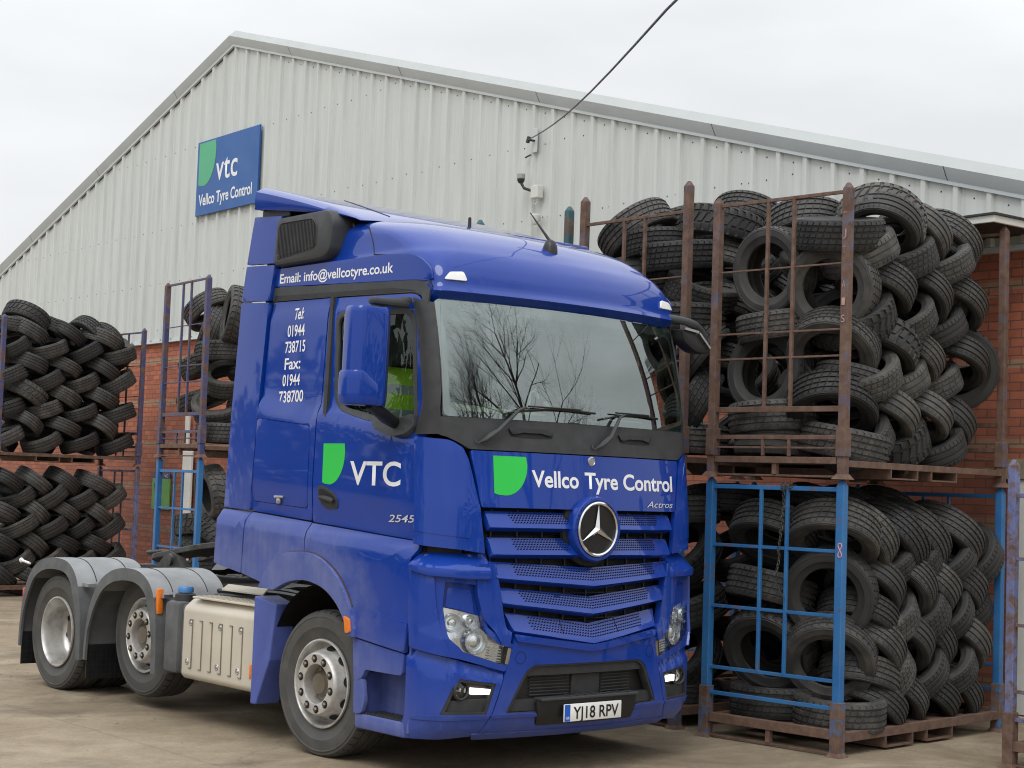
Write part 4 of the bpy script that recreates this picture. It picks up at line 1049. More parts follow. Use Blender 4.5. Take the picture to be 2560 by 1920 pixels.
    patch('step_post', [rpoly([(-.47, .62), (-.575, .59), (-.60, .45), (-.57, .37), (-.48, .36)], .02)], S, -.006, .03, 'dusty', T, .08, .01)
    b = MB(); x0 = sg*1.245; x1 = sg*.98
    b.box((x0, -.475, .262), (x1, -1.03, .368), bev=.02); b.build('step', 'dusty', T)
    b = MB()
    for k in range(14):
        for j in range(5): b.box((x0-sg*(.015+.03*j), -.58-.03*k, .369), (x0-sg*(.033+.03*j), -.60-.03*k, .377))
    b.box((x0-sg*.008, -.56, .3685), (x0-sg*.17, -1.0, .371)); b.build('step_grip', 'dark', T, 0)
    b = MB(); b.box((sg*1.06, -.49, .30), (sg*1.02, -1.04, .86)); b.box((sg*1.22, -.50, .36), (sg*1.0, -.53, .66)); b.box((sg*1.2, -.5, .655), (sg*1.02, -1.02, .672)); b.box((sg*1.24, -1.05, .3), (sg*.98, -1.07, .86)); b.build('step_well', 'dusty', T, 0)
    am = patch('side_marker', [rpoly([(-.40, 1.0), (-.462, .982), (-.475, .895), (-.425, .888)], .012)], S, .05, .05, 'amber', T, .05, .008)
both(side)
def wheel_well(sg):
    m = MB(); pts = [(.03+.62*math.cos(a), .55+.63*math.sin(a)) for a in [R(12+160*k/18) for k in range(19)]]
    for (a, b), (c, d) in zip(pts, pts[1:]):
        m.add([(sg*1.20, a, b), (sg*1.20, c, d), (sg*.5, c, d), (sg*.5, a, b)], [(0, 1, 2, 3)])
    m.box((sg*.5, -.6, .5), (sg*.46, .8, 1.4)); m.build('wheel_liner', 'black', T, 0)
    q = MB(); q.box((sg*.9, -.05, 1.08), (sg*.75, .12, 1.13)); q.tube([(sg*.9, .1, 1.12), (sg*.8, -.15, 1.1)], .015, 6); q.build('brake_bracket', 'silver', T, 0)
both(wheel_well)
# --- side fairings behind the cab
def fairing(sg):
    def S(u, v):
        p, n = nrm(lambda y, z: (sg*(1.222-.012*max(0, z-1.66)-.016*max(0, z-2.4)-.05*max(0, y-.9)**2), y, z), u, v)
        return p, (n if n.x*sg > 0 else -n)
    for nm, poly, mt in (('fairing_top', [(1.245, 3.525), (.842, 3.505), (.79, 3.855), (1.174, 3.885)], 'blue'), ('fairing_upper', [(1.285, 3.245), (.89, 3.226), (.845, 3.492), (1.248, 3.510)], 'blue'),
                         ('fairing_main', [(1.362, 1.68), (.986, 1.668), (.893, 3.212), (1.287, 3.232)], 'fair'), ('fairing_lower', [(1.391, 1.258), (1.005, 1.203), (.985, 1.655), (1.368, 1.667)], 'dusty')):
        patch(nm, [rpoly(poly, .012)], S if nm != 'fairing_lower' else SS(sg), 0, .035, mt, T, .08, .008)
    q = MB(); q.box((sg*1.13, .84, 1.25), (sg*1.15, 1.0, 3.8)); q.build('fairing_support', 'gap', T, 0)
both(fairing)
def vent(sg):
    # air intake housing at the rear roof corner
    x = sg*1.20
    m = MB(); a = rpoly([(.80, 3.835), (.12, 3.835), (.06, 3.74), (.10, 3.52), (.20, 3.485), (.835, 3.475)], [.06, .12, .04, .10, .05, .06], 6)
    m.prism(a, sg*.80, sg*1.215, 'x'); h = m.build('air_intake', 'trim', T, 40, .03)
    b = rpoly([(.755, 3.79), (.30, 3.79), (.245, 3.72), (.255, 3.575), (.78, 3.535)], [.05, .07, .03, .03, .05], 5)
    f = MB(); n = len(b); ins = scale_poly(b, -.02)
    f.add([(sg*1.216, y, z) for y, z in b]+[(sg*1.222, y, z) for y, z in scale_poly(b, -.008)]+[(sg*1.214, y, z) for y, z in ins], [(i, (i+1) % n, n+(i+1) % n, n+i) for i in range(n)]+[(n+i, n+(i+1) % n, 2*n+(i+1) % n, 2*n+i) for i in range(n)]); f.build('grille_frame', 'dark', h)
    g = MB(); g.prism(ins, sg*1.205, sg*1.2165, 'x'); g.build('grille_back', 'gap', h, 0)
    s = MB()
    for k in range(26):
        y = .29+k*.0185; zt = min(3.775, 3.70+(y-.25)*1.3) if y < .33 else 3.775; zt = zt if y < .72 else 3.775-(y-.72)*.6
        s.box((sg*1.2165, y, 3.565-.045*(y-.25)/.5), (sg*1.2195, y+.009, zt))
    s.build('grille_bars', 'dark', h, 0)
both(vent)
# --- front: bumper, grille, panels
def front():
    lid = patch('front_flap', [rpoly([(-.972, 2.132), (.972, 2.132), (.905, 1.766), (-.905, 1.766)], .012)], SF, 0, .03, 'blue', T, .07, .007)
    cowl = patch('windscreen_cowl', [rpoly([(-.978, 2.140), (.978, 2.140), (1.05, 2.18), (1.12, 2.215), (1.155, 2.225), (1.15, 2.345), (-1.15, 2.345), (-1.155, 2.225), (-1.12, 2.215), (-1.05, 2.18)], [.01, .01, .1, .05, .01, .01, .01, .01, .05, .1])], SF, 0, .03, 'dark', T, .05, .006)
    for x in (-.50, .47):
        g = patch('grab_recess', [rpoly([(x-.18, 2.285), (x+.18, 2.285), (x+.17, 2.235), (x+.08, 2.228), (x-.08, 2.228), (x-.17, 2.235)], .015)], SF, .0008, 0, 'gap', cowl, .05)
        patch('grab_handle', [rpoly([(x-.185, 2.292), (x+.185, 2.292), (x+.16, 2.245), (x+.07, 2.262), (x-.07, 2.262), (x-.16, 2.245)], .02)], SF, .014, .012, 'black', cowl, .05, .004)
    # windscreen
    wsp = rpoly([(-1.135, 2.35), (1.135, 2.35), (1.125, 3.13), (-1.125, 3.13)], .04)
    ws = patch('windscreen', [wsp], SF, -.008, 0, 'glass', T, .05, 0, 0)
    for p in ws.data.polygons: p.use_smooth = True
    patch('windscreen_border', [rpoly([(-1.14, 2.348), (1.14, 2.348), (1.13, 3.12), (-1.13, 3.12)], .02), rpoly([(-1.06, 2.39), (1.06, 2.39), (1.075, 3.06), (-1.075, 3.06)], .09)[::-1]], SF, -.016, 0, simple('glass_frit', lin(96, 100, 98), .6), T, .05)
    patch('shade_band', [rpoly([(-1.07, 2.96), (1.07, 2.96), (1.075, 3.065), (-1.075, 3.065)], .02)], SF, -.02, 0, glass('tint_band', (.55, .85, .78, 1), .02), T, .06)
    # wipers
    for bx, ex, l0, l1 in ((-.872, -.585, -.68, .06), (.08, .315, .13, .74)):
        S2 = lambda x, z, o: Vector(SF(x, z)[0])+Vector(SF(x, z)[1])*o
        wp = MB(); wp.tube([S2(bx-.035, 2.185, .015), S2(bx, 2.2, .035), S2(bx+.03, 2.222, .045), S2(bx+.1, 2.265, .04), S2(ex-.02, 2.41, .03), S2(ex+.03, 2.43, .03)], [.006, .018, .022, .016, .011, .008], 8)
        wp.tube([S2(bx-.02, 2.2, .02), S2(bx-.05, 2.175, .02), S2(bx-.065, 2.185, .01), S2(bx-.06, 2.205, .005)], .004, 6)
        wq = wp.build('wiper', 'trim', T)
        bl = MB(); bl.tube([S2(l0+(l1-l0)*k/10, 2.425+.012*math.sin(k/10*3.1)-.035*(1-k/10)**3, .016) for k in range(11)], .008, 6); bl.tube([S2(l0+(l1-l0)*(.2+.6*k/6), 2.44, .03) for k in range(7)], .006, 6); bl.build('wiper_blade', 'black', wq)
    # grille
    slats = [([(-.868, 1.742), (.868, 1.742), (.85, 1.637), (-.85, 1.637)]), ([(-.842, 1.572), (.842, 1.572), (.826, 1.462), (-.826, 1.462)]),
             ([(-.835, 1.415), (0, 1.375), (.835, 1.415), (.792, 1.310), (0, 1.255), (-.792, 1.310)]), ([(-.775, 1.248), (0, 1.182), (.775, 1.248), (.742, 1.147), (0, 1.068), (-.742, 1.147)]),
             ([(-.70, 1.083), (0, 1.002), (.70, 1.083), (.655, .965), (0, .872), (-.655, .965)])]
    for i, p in enumerate(slats):
        zt0 = p[0][1]; zb0 = p[-1][1]
        def ST(u, v, p=p, zt0=zt0, zb0=zb0):
            dr = (p[1][1]-p[0][1])*max(0, 1-abs(u)/.83) if len(p) == 6 else 0
            k = (zt0+dr-v)/(zt0-zb0); q, n = SF(u, v); return Vector(q)+Vector(n)*(.055*k-.038), (Vector(n)+Vector((0, 0, .5))).normalized()
        s = patch('grille_slat', [p], ST, 0, .06, 'blue', T, .05, .012)
        hw_ = p[1][0] if len(p) == 4 else p[2][0]; hb = p[2][0] if len(p) == 4 else p[3][0]
        zt = p[0][1]; zb = p[-1][1]; mt = (p[1][1] if len(p) == 6 else zt); mb = (p[4][1] if len(p) == 6 else zb)
        h = MB(); row = 0; dz = .0175; n = 5
        for j in range(n):
            t = (j+.5)/n*.72+.06
            for k in range(-34, 35):
                x = k*.0235+(.01175 if j % 2 else 0)
                f = abs(x)/hw_
                z = (zt+(mt-zt)*(1-f))*(1-t)+(zb+(mb-zb)*(1-f))*t
                if abs(x) > hw_-.16-.05*t: continue
                if i < 2 and abs(x) < .205: continue
                if i == 2 and (x*x+(z-1.638)**2) < .255**2: continue
                q, nn = ST(x, z); q = Vector(q)+Vector(nn)*.0012; vs = []
                for a in range(8): vs.append(q+Vector(((.0094*math.cos(a*math.pi/4)), -.005*math.sin(a*math.pi/4), .0094*math.sin(a*math.pi/4))))
                h.add(vs, [tuple(range(8))])
        tag(h.build('slat_perforation', 'gap', s, 0, 0, False), kind='stuff')
        if i == 4:
            for x in (-.255, .255):
                q = MB(); q.tube([Vector(ST(x, .895+.045+k*.03)[0])+Vector((0, -.001, 0)) for k in range(4)], .003, 5); q.build('slat_seam', 'gap', s)
    rb = MB()
    for k in range(9):
        x = -.8+k*.2; rb.bar((x, yF(x, 1.3)+.07, .95), (x, yF(x, 1.3)+.07, 1.75), .012, .02, 0, (0, 1, 0))
    for z in (1.03, 1.2, 1.36, 1.52, 1.6): rb.tube([(x/10, yF(x/10, z)+.075, z) for x in range(-8, 9)], .008, 5)
    rb.build('radiator_ribs', 'black', T, 0)
    rg = MB(); c = (0, yF(0, 1.638)+.03, 1.638)
    rg.lathe([(.10, -.0), (.235, -.01), (.255, .0), (.262, .02)], c, 'y', 48); rg.build('badge_well', 'gap', T)
    # emblem
    em = MB(); c = (0, yF(0, 1.638)-.0, 1.638)
    em.lathe([(.222, .02), (.222, -.03), (.212, -.048), (.196, -.05), (.186, -.04)], c, 'y', 64); e = em.build('badge', 'blue', T)
    q = MB(); q.lathe([(.187, -.038), (.186, -.054), (.176, -.060), (.166, -.054), (.165, -.038)], c, 'y', 64); q.build('badge_ring', 'chrome', e)
    q = MB(); q.lathe([(.168, -.040), (0, -.040)], c, 'y', 48); q.build('badge_disc', 'ink', e, 0)
    st = MB(); vs = [Vector((0, c[1]-.068, c[2]))]; o_ = []
    for k in range(6):
        a = math.pi/2+k*math.pi/3; r_ = .168 if k % 2 == 0 else .026; o_.append((r_*math.cos(a), r_*math.sin(a), k % 2))
    vs += [Vector((x, c[1]-(.052 if kk == 0 else .047), c[2]+z)) for x, z, kk in o_]; st.add(vs, [(0, 1+i, 1+(i+1) % 6) for i in range(6)]); st.build('badge_star', 'chrome', e, 0)
    sb = MB(); sc2 = (0, yF(0, 2.095), 2.095)
    sb.lathe([(.034, .002), (.033, -.006), (.027, -.009), (.025, -.006), (0, -.006)], sc2, 'y', 28); sb.build('small_badge', 'silver', T)
    # lettering on the flap
    shield(SF, -.812, 2.104, 1, .258, .258, 'emblem', 'green', lid, .002)
    text('lettering', 'Vellco', SF, -.520, 1.911, 1, .395, .112, 'white', lid, .022, .002)
    text('lettering', 'Tyre', SF, -.068, 1.911, 1, .32, .112, 'white', lid, .022, .002)
    text('lettering', 'Control', SF, .308, 1.911, 1, .575, .112, 'white', lid, .022, .002)
    text('lettering', 'Actros', SF, .555, 1.793, 1, .32, .045, 'bright', lid, .0, .006, 0, .35)
    # bumper
    hole = rpoly([(-.535, .742), (.535, .742), (.70, .435), (.475, .432), (.445, .345), (-.445, .345), (-.475, .432), (-.70, .435)], [.09, .09, .02, .01, .02, .02, .01, .02], 6)
    bp = [(-.645, .945), (-.35, .907), (0, .868), (.35, .907), (.645, .945), (.664, .85), (.694, .745), (.735, .60), (.795, .425), (.86, .29), (.4, .274), (0, .27), (-.4, .274), (-.86, .29), (-.795, .425), (-.735, .60), (-.694, .745), (-.664, .85)]
    bu = patch('bumper', [bp, hole[::-1]], SF, 0, .05, 'bumper', T, .06, .012)
    patch('bumper_lip', [[(-.66, .94), (0, .864), (.66, .94), (.64, .90), (0, .815), (-.64, .90)]], lambda u, v: SF(u, v), .02, .03, 'bumper', bu, .06, .018)
    patch('bumper_crease', [rpoly([(-.80, .43), (-.46, .428), (-.445, .405), (-.80, .405)], .004)], SF, .006, .01, 'bumper', bu, .06, .006)
    patch('bumper_crease', [rpoly([(.46, .428), (.80, .43), (.80, .405), (.445, .405)], .004)], SF, .006, .01, 'bumper', bu, .06, .006)
    patch('bumper_skirt', [rpoly([(-.90, .305), (.90, .305), (.86, .262), (-.86, .262)], .01)], SF, .008, .03, 'bumper', bu, .06, .01)
    for x in (-.60, .60):
        q = MB(); pp = []
        for k in range(21): a = k/20*6.2832; s0 = SF(x+.038*math.cos(a), .792+.04*math.sin(a)); pp.append(Vector(s0[0])+Vector(s0[1])*.0005)
        q.tube(pp, .002, 4, caps=False); q.build('tow_cap_ring', 'gap', bu)
    it = patch('intake', [scale_poly(hole, .03)], SF, -.075, 0, 'black', T, .08)
    patch('intake_rim', [scale_poly(hole, .0), scale_poly(hole, -.022)[::-1]], SF, -.006, .06, 'dark', it, .08, .006)
    patch('intake_hood', [rpoly([(-.54, .735), (.54, .735), (.585, .67), (-.585, .67)], .02)], SF, -.022, .05, 'dark', it, .08, .01)
    patch('intake_panel', [rpoly([(-.12, .66), (.14, .66), (.14, .52), (-.12, .52)], .01)], SF, -.06, .02, 'dark', it, .08, .006)
    for k in range(6):
        z = .65-.022*k
        for a, b in ((-.48, -.14), (.16, .46)): patch('intake_louvre', [[(a, z), (b, z), (b, z-.008), (a, z-.008)]], SF, -.06, .01, 'dark', it, .2, .002)
    patch('intake_sill', [rpoly([(-.69, .44), (.69, .44), (.655, .515), (-.655, .515)], .01)], SF, -.028, .06, 'dark', it, .08, .008)
    ph = patch('plate_holder', [rpoly([(-.46, .505), (.46, .505), (.44, .345), (-.44, .345)], .015)], SF, .008, .06, 'black', T, .08, .01)
    tr_ = MB(); tr_.box((-.45, -1.47, .505), (.45, -1.38, .525), bev=.006)
    for k in range(8): tr_.box((-.2+k*.08, -1.465, .526), (-.17+k*.08, -1.40, .531))
    tr_.build('front_step', 'trim', ph, 0)
    P0 = -1.487
    pl = MB(); pl.box((-.265, P0, .362), (.265, P0+.012, .478), bev=.004); pp = pl.build('number_plate', 'plate', T)
    pe = MB(); pe.box((-.262, P0-.0015, .365), (-.213, P0+.002, .475)); pe.build('plate_band', 'euro', pp, 0)
    SP = plane_S((0, P0-.0016, .42), (1, 0, 0), (0, 0, 1))
    text('plate_character', 'YJ18 RPV', SP, -.185, -.040, 1, .42, .082, 'ink', pp, .012, .001)
    text('plate_country', 'GB', SP, -.253, -.04, 1, .03, .018, 'white', pp, .01, .002)
front()
def corner(sg):
    S = SC(sg)
    # tall blue corner panel beside the flap
    cp_ = patch('corner_panel', [rpoly(cz([(.985, 2.065), (1.02, 2.14), (1.10, 2.195), (11.0, 2.212), (11.02, 1.515), (.875, 1.466), (.915, 1.76)]), [.05, .05, .1, .03, .03, .02, 0])], S, 0, .035, 'blue', T, .12, .012)
    patch('panel_crease', [rpoly(cz([(1.04, 2.02), (1.08, 2.12), (11.0, 2.165), (11.0, 1.60), (.985, 1.56), (1.0, 1.8)]), [.04, .06, .02, .02, .02, 0])], S, .004, .010, 'blue', cp_, .06, .004)
    bg_ = MB(); pr_ = [(1.0, .01, -.09), (1.0, .008, -.065), (.96, .0, -.058), (.40, 0, .022), (.34, 0, .034), (.25, 0, .036), (.05, 0, .034), (0, 0, .026), (-.02, 0, -.05)]
    a0_, a1_ = ca(.835, 1.37), 1.03
    def fb(u, v):
        aa = a0_+(a1_-a0_)*u; k = v*(len(pr_)-1); i = min(int(k), len(pr_)-2); f_ = k-i
        t_ = pr_[i][0]*(1-f_)+pr_[i+1][0]*f_; o_ = pr_[i][2]*(1-f_)+pr_[i+1][2]*f_
        zb_ = 1.298+.02*sstep(.3, 1, u)+.03*sstep(.75, 1, u); zt_ = 1.462; z = zb_+(zt_-zb_)*t_
        if u in (0, 1): o_ -= .03
        p, n = S(aa, z); n = Vector((n.x, n.y, 0)).normalized(); return Vector(p)+n*o_
    bg_.grid(fb, 40, 8*(1)); bg_.build('corner_brow', 'blue', T, 35)
    patch('grille_surround', [rpoly(cz([(.80, 1.40), (.94, 1.40), (.925, 1.20), (.88, 1.05), (.80, .965), (.745, .875), (.69, .86), (.672, .955), (.71, .98), (.735, 1.08), (.755, 1.2)]), .02)], S, .008, .05, 'blue', T, .08, .02)
    patch('lamp_surround', [rpoly(cz([(.90, 1.31), (11.0, 1.34), (11.0, .845), (.72, .705), (.66, .735), (.645, .875), (.75, .915), (.84, .99), (.866, 1.12), (.892, 1.29)]), .01), rpoly(cz([(1.135, 1.282), (.915, 1.262), (.887, 1.10), (.865, .97), (.775, .885), (.668, .856), (.69, .748), (.76, .757), (1.02, .835), (1.115, .92), (1.145, 1.118)]), [.01, .08, .03, .05, .05, .01, .01, .03, .08, .05, .02])[::-1]], S, -.004, .05, 'blue', T, .08, .012)
    patch('lamp_cheek', [rpoly(cz([(10.48, 1.315), (11.02, 1.345), (11.02, .862), (10.15, .80), (10.3, .90), (10.42, 1.1)]), .02)], S, .012, .03, 'blue', T, .08, .015)
    patch('lamp_recess', [rpoly(cz([(1.14, 1.29), (.90, 1.27), (.875, 1.058), (1.155, 1.116)]), .01)], S, -.05, 0, 'blue', T, .1)
    patch('lamp_brow', [rpoly(cz([(1.12, 1.245), (.95, 1.225), (.925, 1.075), (1.13, 1.12)]), [.03, .05, .01, .01])], S, -.036, .014, 'blue', T, .08, .012)
    lamp = rpoly(cz([(1.143, 1.115), (.887, 1.061), (.867, .97), (.777, .888), (.70, .862), (.722, .754), (.76, .760), (1.018, .838), (1.112, .922)]), [.02, .03, .05, .05, .01, .01, .03, .08, .05])
    hb = patch('headlight', [lamp], S, -.05, 0, 'lampref', T, .1)
    patch('lamp_lens', [lamp], S, -.004, 0, 'lens', hb, .1)
    patch('indicator', [rpoly(cz([(.672, .852), (.697, .859), (.718, .756), (.690, .748)]), .003)], S, -.002, .02, simple('indicator_grey', lin(150, 142, 130), .3, .5), hb, .1, .002)
    patch('lamp_gasket', [rpoly(cz([(.697, .860), (.708, .863), (.729, .756), (.718, .753)]), .002)], S, -.001, .02, 'gap', hb, .1, .002)
    # reflector bowls
    for x, z, r_ in ((.925, .90, .085), (1.085, 1.02, .06), (.955, 1.03, .045)):
        p, n = S(ca(x, z), z); p = Vector(p); n = Vector(n); q = MB()
        qt = n.to_track_quat('Z', 'Y').to_matrix()
        prof = [(r_, -.008), (r_*.97, -.002), (r_*.9, -.012), (r_*.75, -.035), (r_*.5, -.045), (r_*.5, -.02), (r_*.35, -.012), (0, -.008)]
        vs = []; fs = []; nn = 28
        for k in range(nn):
            a = 2*math.pi*k/nn
            for rr_, t_ in prof: vs.append(p+qt @ Vector((rr_*math.cos(a), rr_*math.sin(a), t_-.012)))
        m_ = len(prof)
        for k in range(nn):
            for j in range(m_-1): fs.append((k*m_+j, k*m_+j+1, ((k+1) % nn)*m_+j+1, ((k+1) % nn)*m_+j))
        q.add(vs, fs); q.build('reflector', 'lampref', hb, 30)
    rb = MB()
    for k in range(5):
        p, n = S(ca(.775, .78+.018*k), .775+.018*k); rb.bar(Vector(p)-Vector(n)*.03+Vector((sg*.05, .01, .012)), Vector(p)-Vector(n)*.03-Vector((sg*.045, 0, .004)), .008, .008)
    rb.build('indicator_ribs', 'markl', hb, 0)
    # bumper corner with fog lamp pocket
    ff = rpoly(cz([(1.035, .665), (.775, .628), (.838, .43), (1.145, .437), (1.085, .60)]), [.03, .01, .01, .01, .04])
    bc = [(x, z) for x, z in cz([(.708, .715), (.95, .755), (10.3, .80), (11.08, .85), (11.2, .80), (11.2, .30), (11.0, .268), (10.2, .268), (.868, .285), (.803, .425), (.743, .60)])]
    def SBC(u, v):
        p, n = S(u, v); zt_ = .715+.135*min(1, max(0, (u+1.5)/2.5))**1.6; return Vector(p)-Vector(n)*.035*sstep(-.075, .0, v-zt_), n
    b = patch('bumper_corner', [rpoly(bc, [.01, .05, .05, .02, .02, .05, .02, .02, .01, .01]), ff[::-1]], SBC, 0, .05, 'bumper', T, .08, .012)
    patch('corner_crease', [rpoly(cz([(.815, .428), (1.145, .434), (10.9, .43), (10.9, .40), (.822, .405)]), .004)], S, .006, .01, 'bumper', b, .1, .006)
    fg = patch('fog_pocket', [ff], S, -.05, 0, 'black', T, .1)
    patch('pocket_rim', [ff, [(u+(.0 if True else 0), v) for u, v in rpoly(cz([(1.022, .645), (.80, .615), (.85, .448), (1.118, .454), (1.068, .59)]), [.03, .01, .01, .01, .04])][::-1]], S, -.004, .05, 'dark', fg, .1, .005)
    patch('pocket_blank', [rpoly(cz([(1.105, .525), (.825, .53), (.85, .445), (1.125, .452)]), .006)], S, -.022, .03, 'dark', fg, .1, .005)
    p, n = S(ca(1.02, .59), .59); p = Vector(p)+Vector(n)*-.045; n = (Vector(n)+Vector((-sg*.35, -.5, 0))).normalized(); qt = n.to_track_quat('Z', 'Y').to_matrix(); q = MB()
    prof = [(.068, -.02), (.068, .028), (.058, .034), (.052, .03), (.05, .02)]; vs = []; fs = []
    def spin(prof, nn=28):
        vs = []; fs = []; m_ = len(prof)
        for k in range(nn):
            a = 2*math.pi*k/nn
            for rr_, t_ in prof: vs.append(p+qt @ Vector((rr_*math.cos(a), rr_*math.sin(a), t_)))
        for k in range(nn):
            for j in range(m_-1): fs.append((k*m_+j, k*m_+j+1, ((k+1) % nn)*m_+j+1, ((k+1) % nn)*m_+j))
        return vs, fs
    q.add(*spin(prof)); fo = q.build('fog_lamp', 'dark', T, 30)
    q = MB(); q.add(*spin([(.051, .018), (.045, -.005), (.02, -.012), (.012, .012), (0, .014)])); q.build('reflector', 'chrome', fo, 30)
    q = MB(); q.add(*spin([(.052, .022), (.03, .032), (0, .036)])); q.build('lens', 'lens', fo, 30)
    d = patch('day_light', [rpoly(cz([(.945, .604), (.805, .590), (.80, .575), (.81, .560), (.945, .562)]), .006)], S, -.012, .03, 'drl', T, .05, .004)
    # front pillar trim beside the windscreen
    a0 = lambda x, z: ca(x, z)
    patch('pillar_trim', [[(a0(1.142, 2.23), 2.23), (a0(1.142, 2.5), 2.5), (a0(1.135, 2.8), 2.8), (a0(1.128, 3.1), 3.1), (1.5, 3.14), (1.35, 3.0), (1.22, 2.8), (1.1, 2.5), (1.0, 2.225)]], S, 0, .02, 'dark', T, .1, .006)
both(corner)
# --- lettering on the side
def side_text():
    S = SR
    door = [o for o in bpy.data.objects if o.name.split('.')[0] == 'door' and o.parent == T][0]
    T2 = T
    S6 = lambda u, v: (Vector(S(u, v)[0])+Vector(S(u, v)[1])*.003, S(u, v)[1])
    text('lettering', 'Email: info@vellcotyre.co.uk', S6, .80, 3.352, -1, 1.40, .072, 'white', T2, .018, .002, -.016)
    for s, a, b, z in (('Tel:', .565, .44, 3.068), ('01944', .635, .415, 2.944), ('738715', .655, .395, 2.826), ('Fax:', .65, .445, 2.704), ('01944', .665, .44, 2.583), ('738700', .70, .385, 2.462)):
        text('lettering', s, S, a, z, -1, a-b, .086, 'white', T2, .015, .002, .02)
    shield(S, .045, 2.163, -1, .265, .285, 'emblem', 'green', door, .002)
    text('lettering', 'VTC', S, -.285, 1.885, -1, .575, .165, 'white', door, .016, .002, .0)
    text('lettering', '2545', S, -.735, 1.645, -1,   .28, .05, 'bright', door, .008, .006, .02, .25)
side_text()
# --- mirrors
def mirror(sg):
    def rb(x0, x1, z0, z1, y0, y1, r): m = MB(); m.box((sg*x0, y0, z0), (sg*x1, y1, z1), bev=r); return m
    m = MB()
    prof = rpoly([(1.405, -.93), (1.46, -.985), (1.66, -.965), (1.705, -.90), (1.69, -.80), (1.42, -.80)], [.02, .03, .05, .03, .02, .02], 5)
    zz = [(2.395, .90), (2.41, .965), (2.45, 1.0), (2.9, 1.0), (2.99, .985), (3.02, .96), (3.035, .89)]
    cx, cy = 1.555, -.89; n = len(prof); vs = []
    for z, k in zz: vs += [(sg*(cx+(x-cx)*k-.018*(z-2.7)), cy+(y-cy)*k, z) for x, y in prof]
    m.add(vs, [(j*n+i, j*n+(i+1) % n, (j+1)*n+(i+1) % n, (j+1)*n+i) for j in range(len(zz)-1) for i in range(n)]+[tuple(range(n)), tuple(range((len(zz)-1)*n, len(zz)*n))])
    mm = m.build('wing_mirror', 'blue', T, 40)
    # lower wide angle cover
    c = MB(); pr2 = [(1.52, -.985), (1.675, -.972), (1.725, -.90), (1.715, -.80), (1.52, -.80)]
    pr2 = rpoly(pr2, [.01, .05, .03, .02, .01], 5); zz2 = [(2.40, .9), (2.42, .97), (2.47, 1), (2.56, 1), (2.60, .99), (2.615, .93)]; vs = []; n = len(pr2)
    for z, k in zz2: vs += [(sg*(1.60+(x-1.60)*k*1.0-.004-.018*(z-2.7)), -.89+(y+.89)*k*1.012, z+(-.10*max(0, 1.64-x)/.14 if z > 2.5 else 0)) for x, y in pr2]
    c.add(vs, [(j*n+i, j*n+(i+1) % n, (j+1)*n+(i+1) % n, (j+1)*n+i) for j in range(len(zz2)-1) for i in range(n)]+[tuple(range(n)), tuple(range((len(zz2)-1)*n, len(zz2)*n))]); c.build('wide_mirror_cover', 'blue', mm, 40)
    sm = MB(); sm.tube([(sg*(1.462-.018*(z-2.7)), -.992, z) for z in (2.42, 2.6, 2.8, 2.98)], .003, 5); sm.build('mirror_seam', 'gap', mm)
    g = MB(); g.box((sg*1.44, -.803, 2.45), (sg*1.68, -.796, 2.98)); g.build('mirror_glass', 'mirror', mm, 0)
    a = MB(); a.box((sg*1.20, -.90, 3.085), (sg*1.27, -.50, 3.135), bev=.02); a.box((sg*1.22, -.90, 3.06), (sg*1.52, -.82, 3.11), bev=.02); a.build('upper_arm', 'trim', mm)
    b = MB(); b.tube([(sg*1.24, -.80, 2.30), (sg*1.36, -.86, 2.33), (sg*1.52, -.90, 2.41)], [.04, .045, .04], 10); b.build('lower_arm', 'black', mm)
    f = patch('mirror_foot', [rpoly([(-.52, 2.335), (-.60, 2.345), (-.80, 2.325), (-.955, 2.36), (-.975, 2.27), (-.94, 2.21), (-.80, 2.205), (-.58, 2.255)], [.02, .02, .05, .02, .02, .05, .08, .05])], SS(sg), .05, .06, 'trim', mm, .05, .03)
both(mirror)
for o in T.children:
    if o.name.startswith('wing_mirror') and sum(v.co.x for v in o.data.vertices) > 0: o.location = (-.30, .10, -.0)
def front_mirror():
    m = MB(); m.tube(catmull([(1.02, -1.06, 3.20), (1.14, -1.12, 3.185), (1.28, -1.13, 3.16), (1.37, -1.12, 3.11), (1.43, -1.10, 3.02)], 4), [.03]*9+[.026]*8, 10); k = m.build('kerb_mirror', 'trim', T)
    h = MB(); h.prism(rpoly([(1.11, 3.12), (1.28, 3.10), (1.415, 2.985), (1.39, 2.955), (1.26, 2.955), (1.13, 3.03)], [.02, .03, .02, .02, .08, .03]), -1.16, -1.04, 'y'); h.build('mirror_housing', 'black', k, 40, .02)
    h = MB(); h.bar((1.12, -1.165, 3.122), (1.27, -1.165, 3.106), .03, .018); h.bar((1.28, -1.165, 3.10), (1.40, -1.165, 2.995), .03, .016); h.build('housing_trim', 'silver', k, 0)
front_mirror()
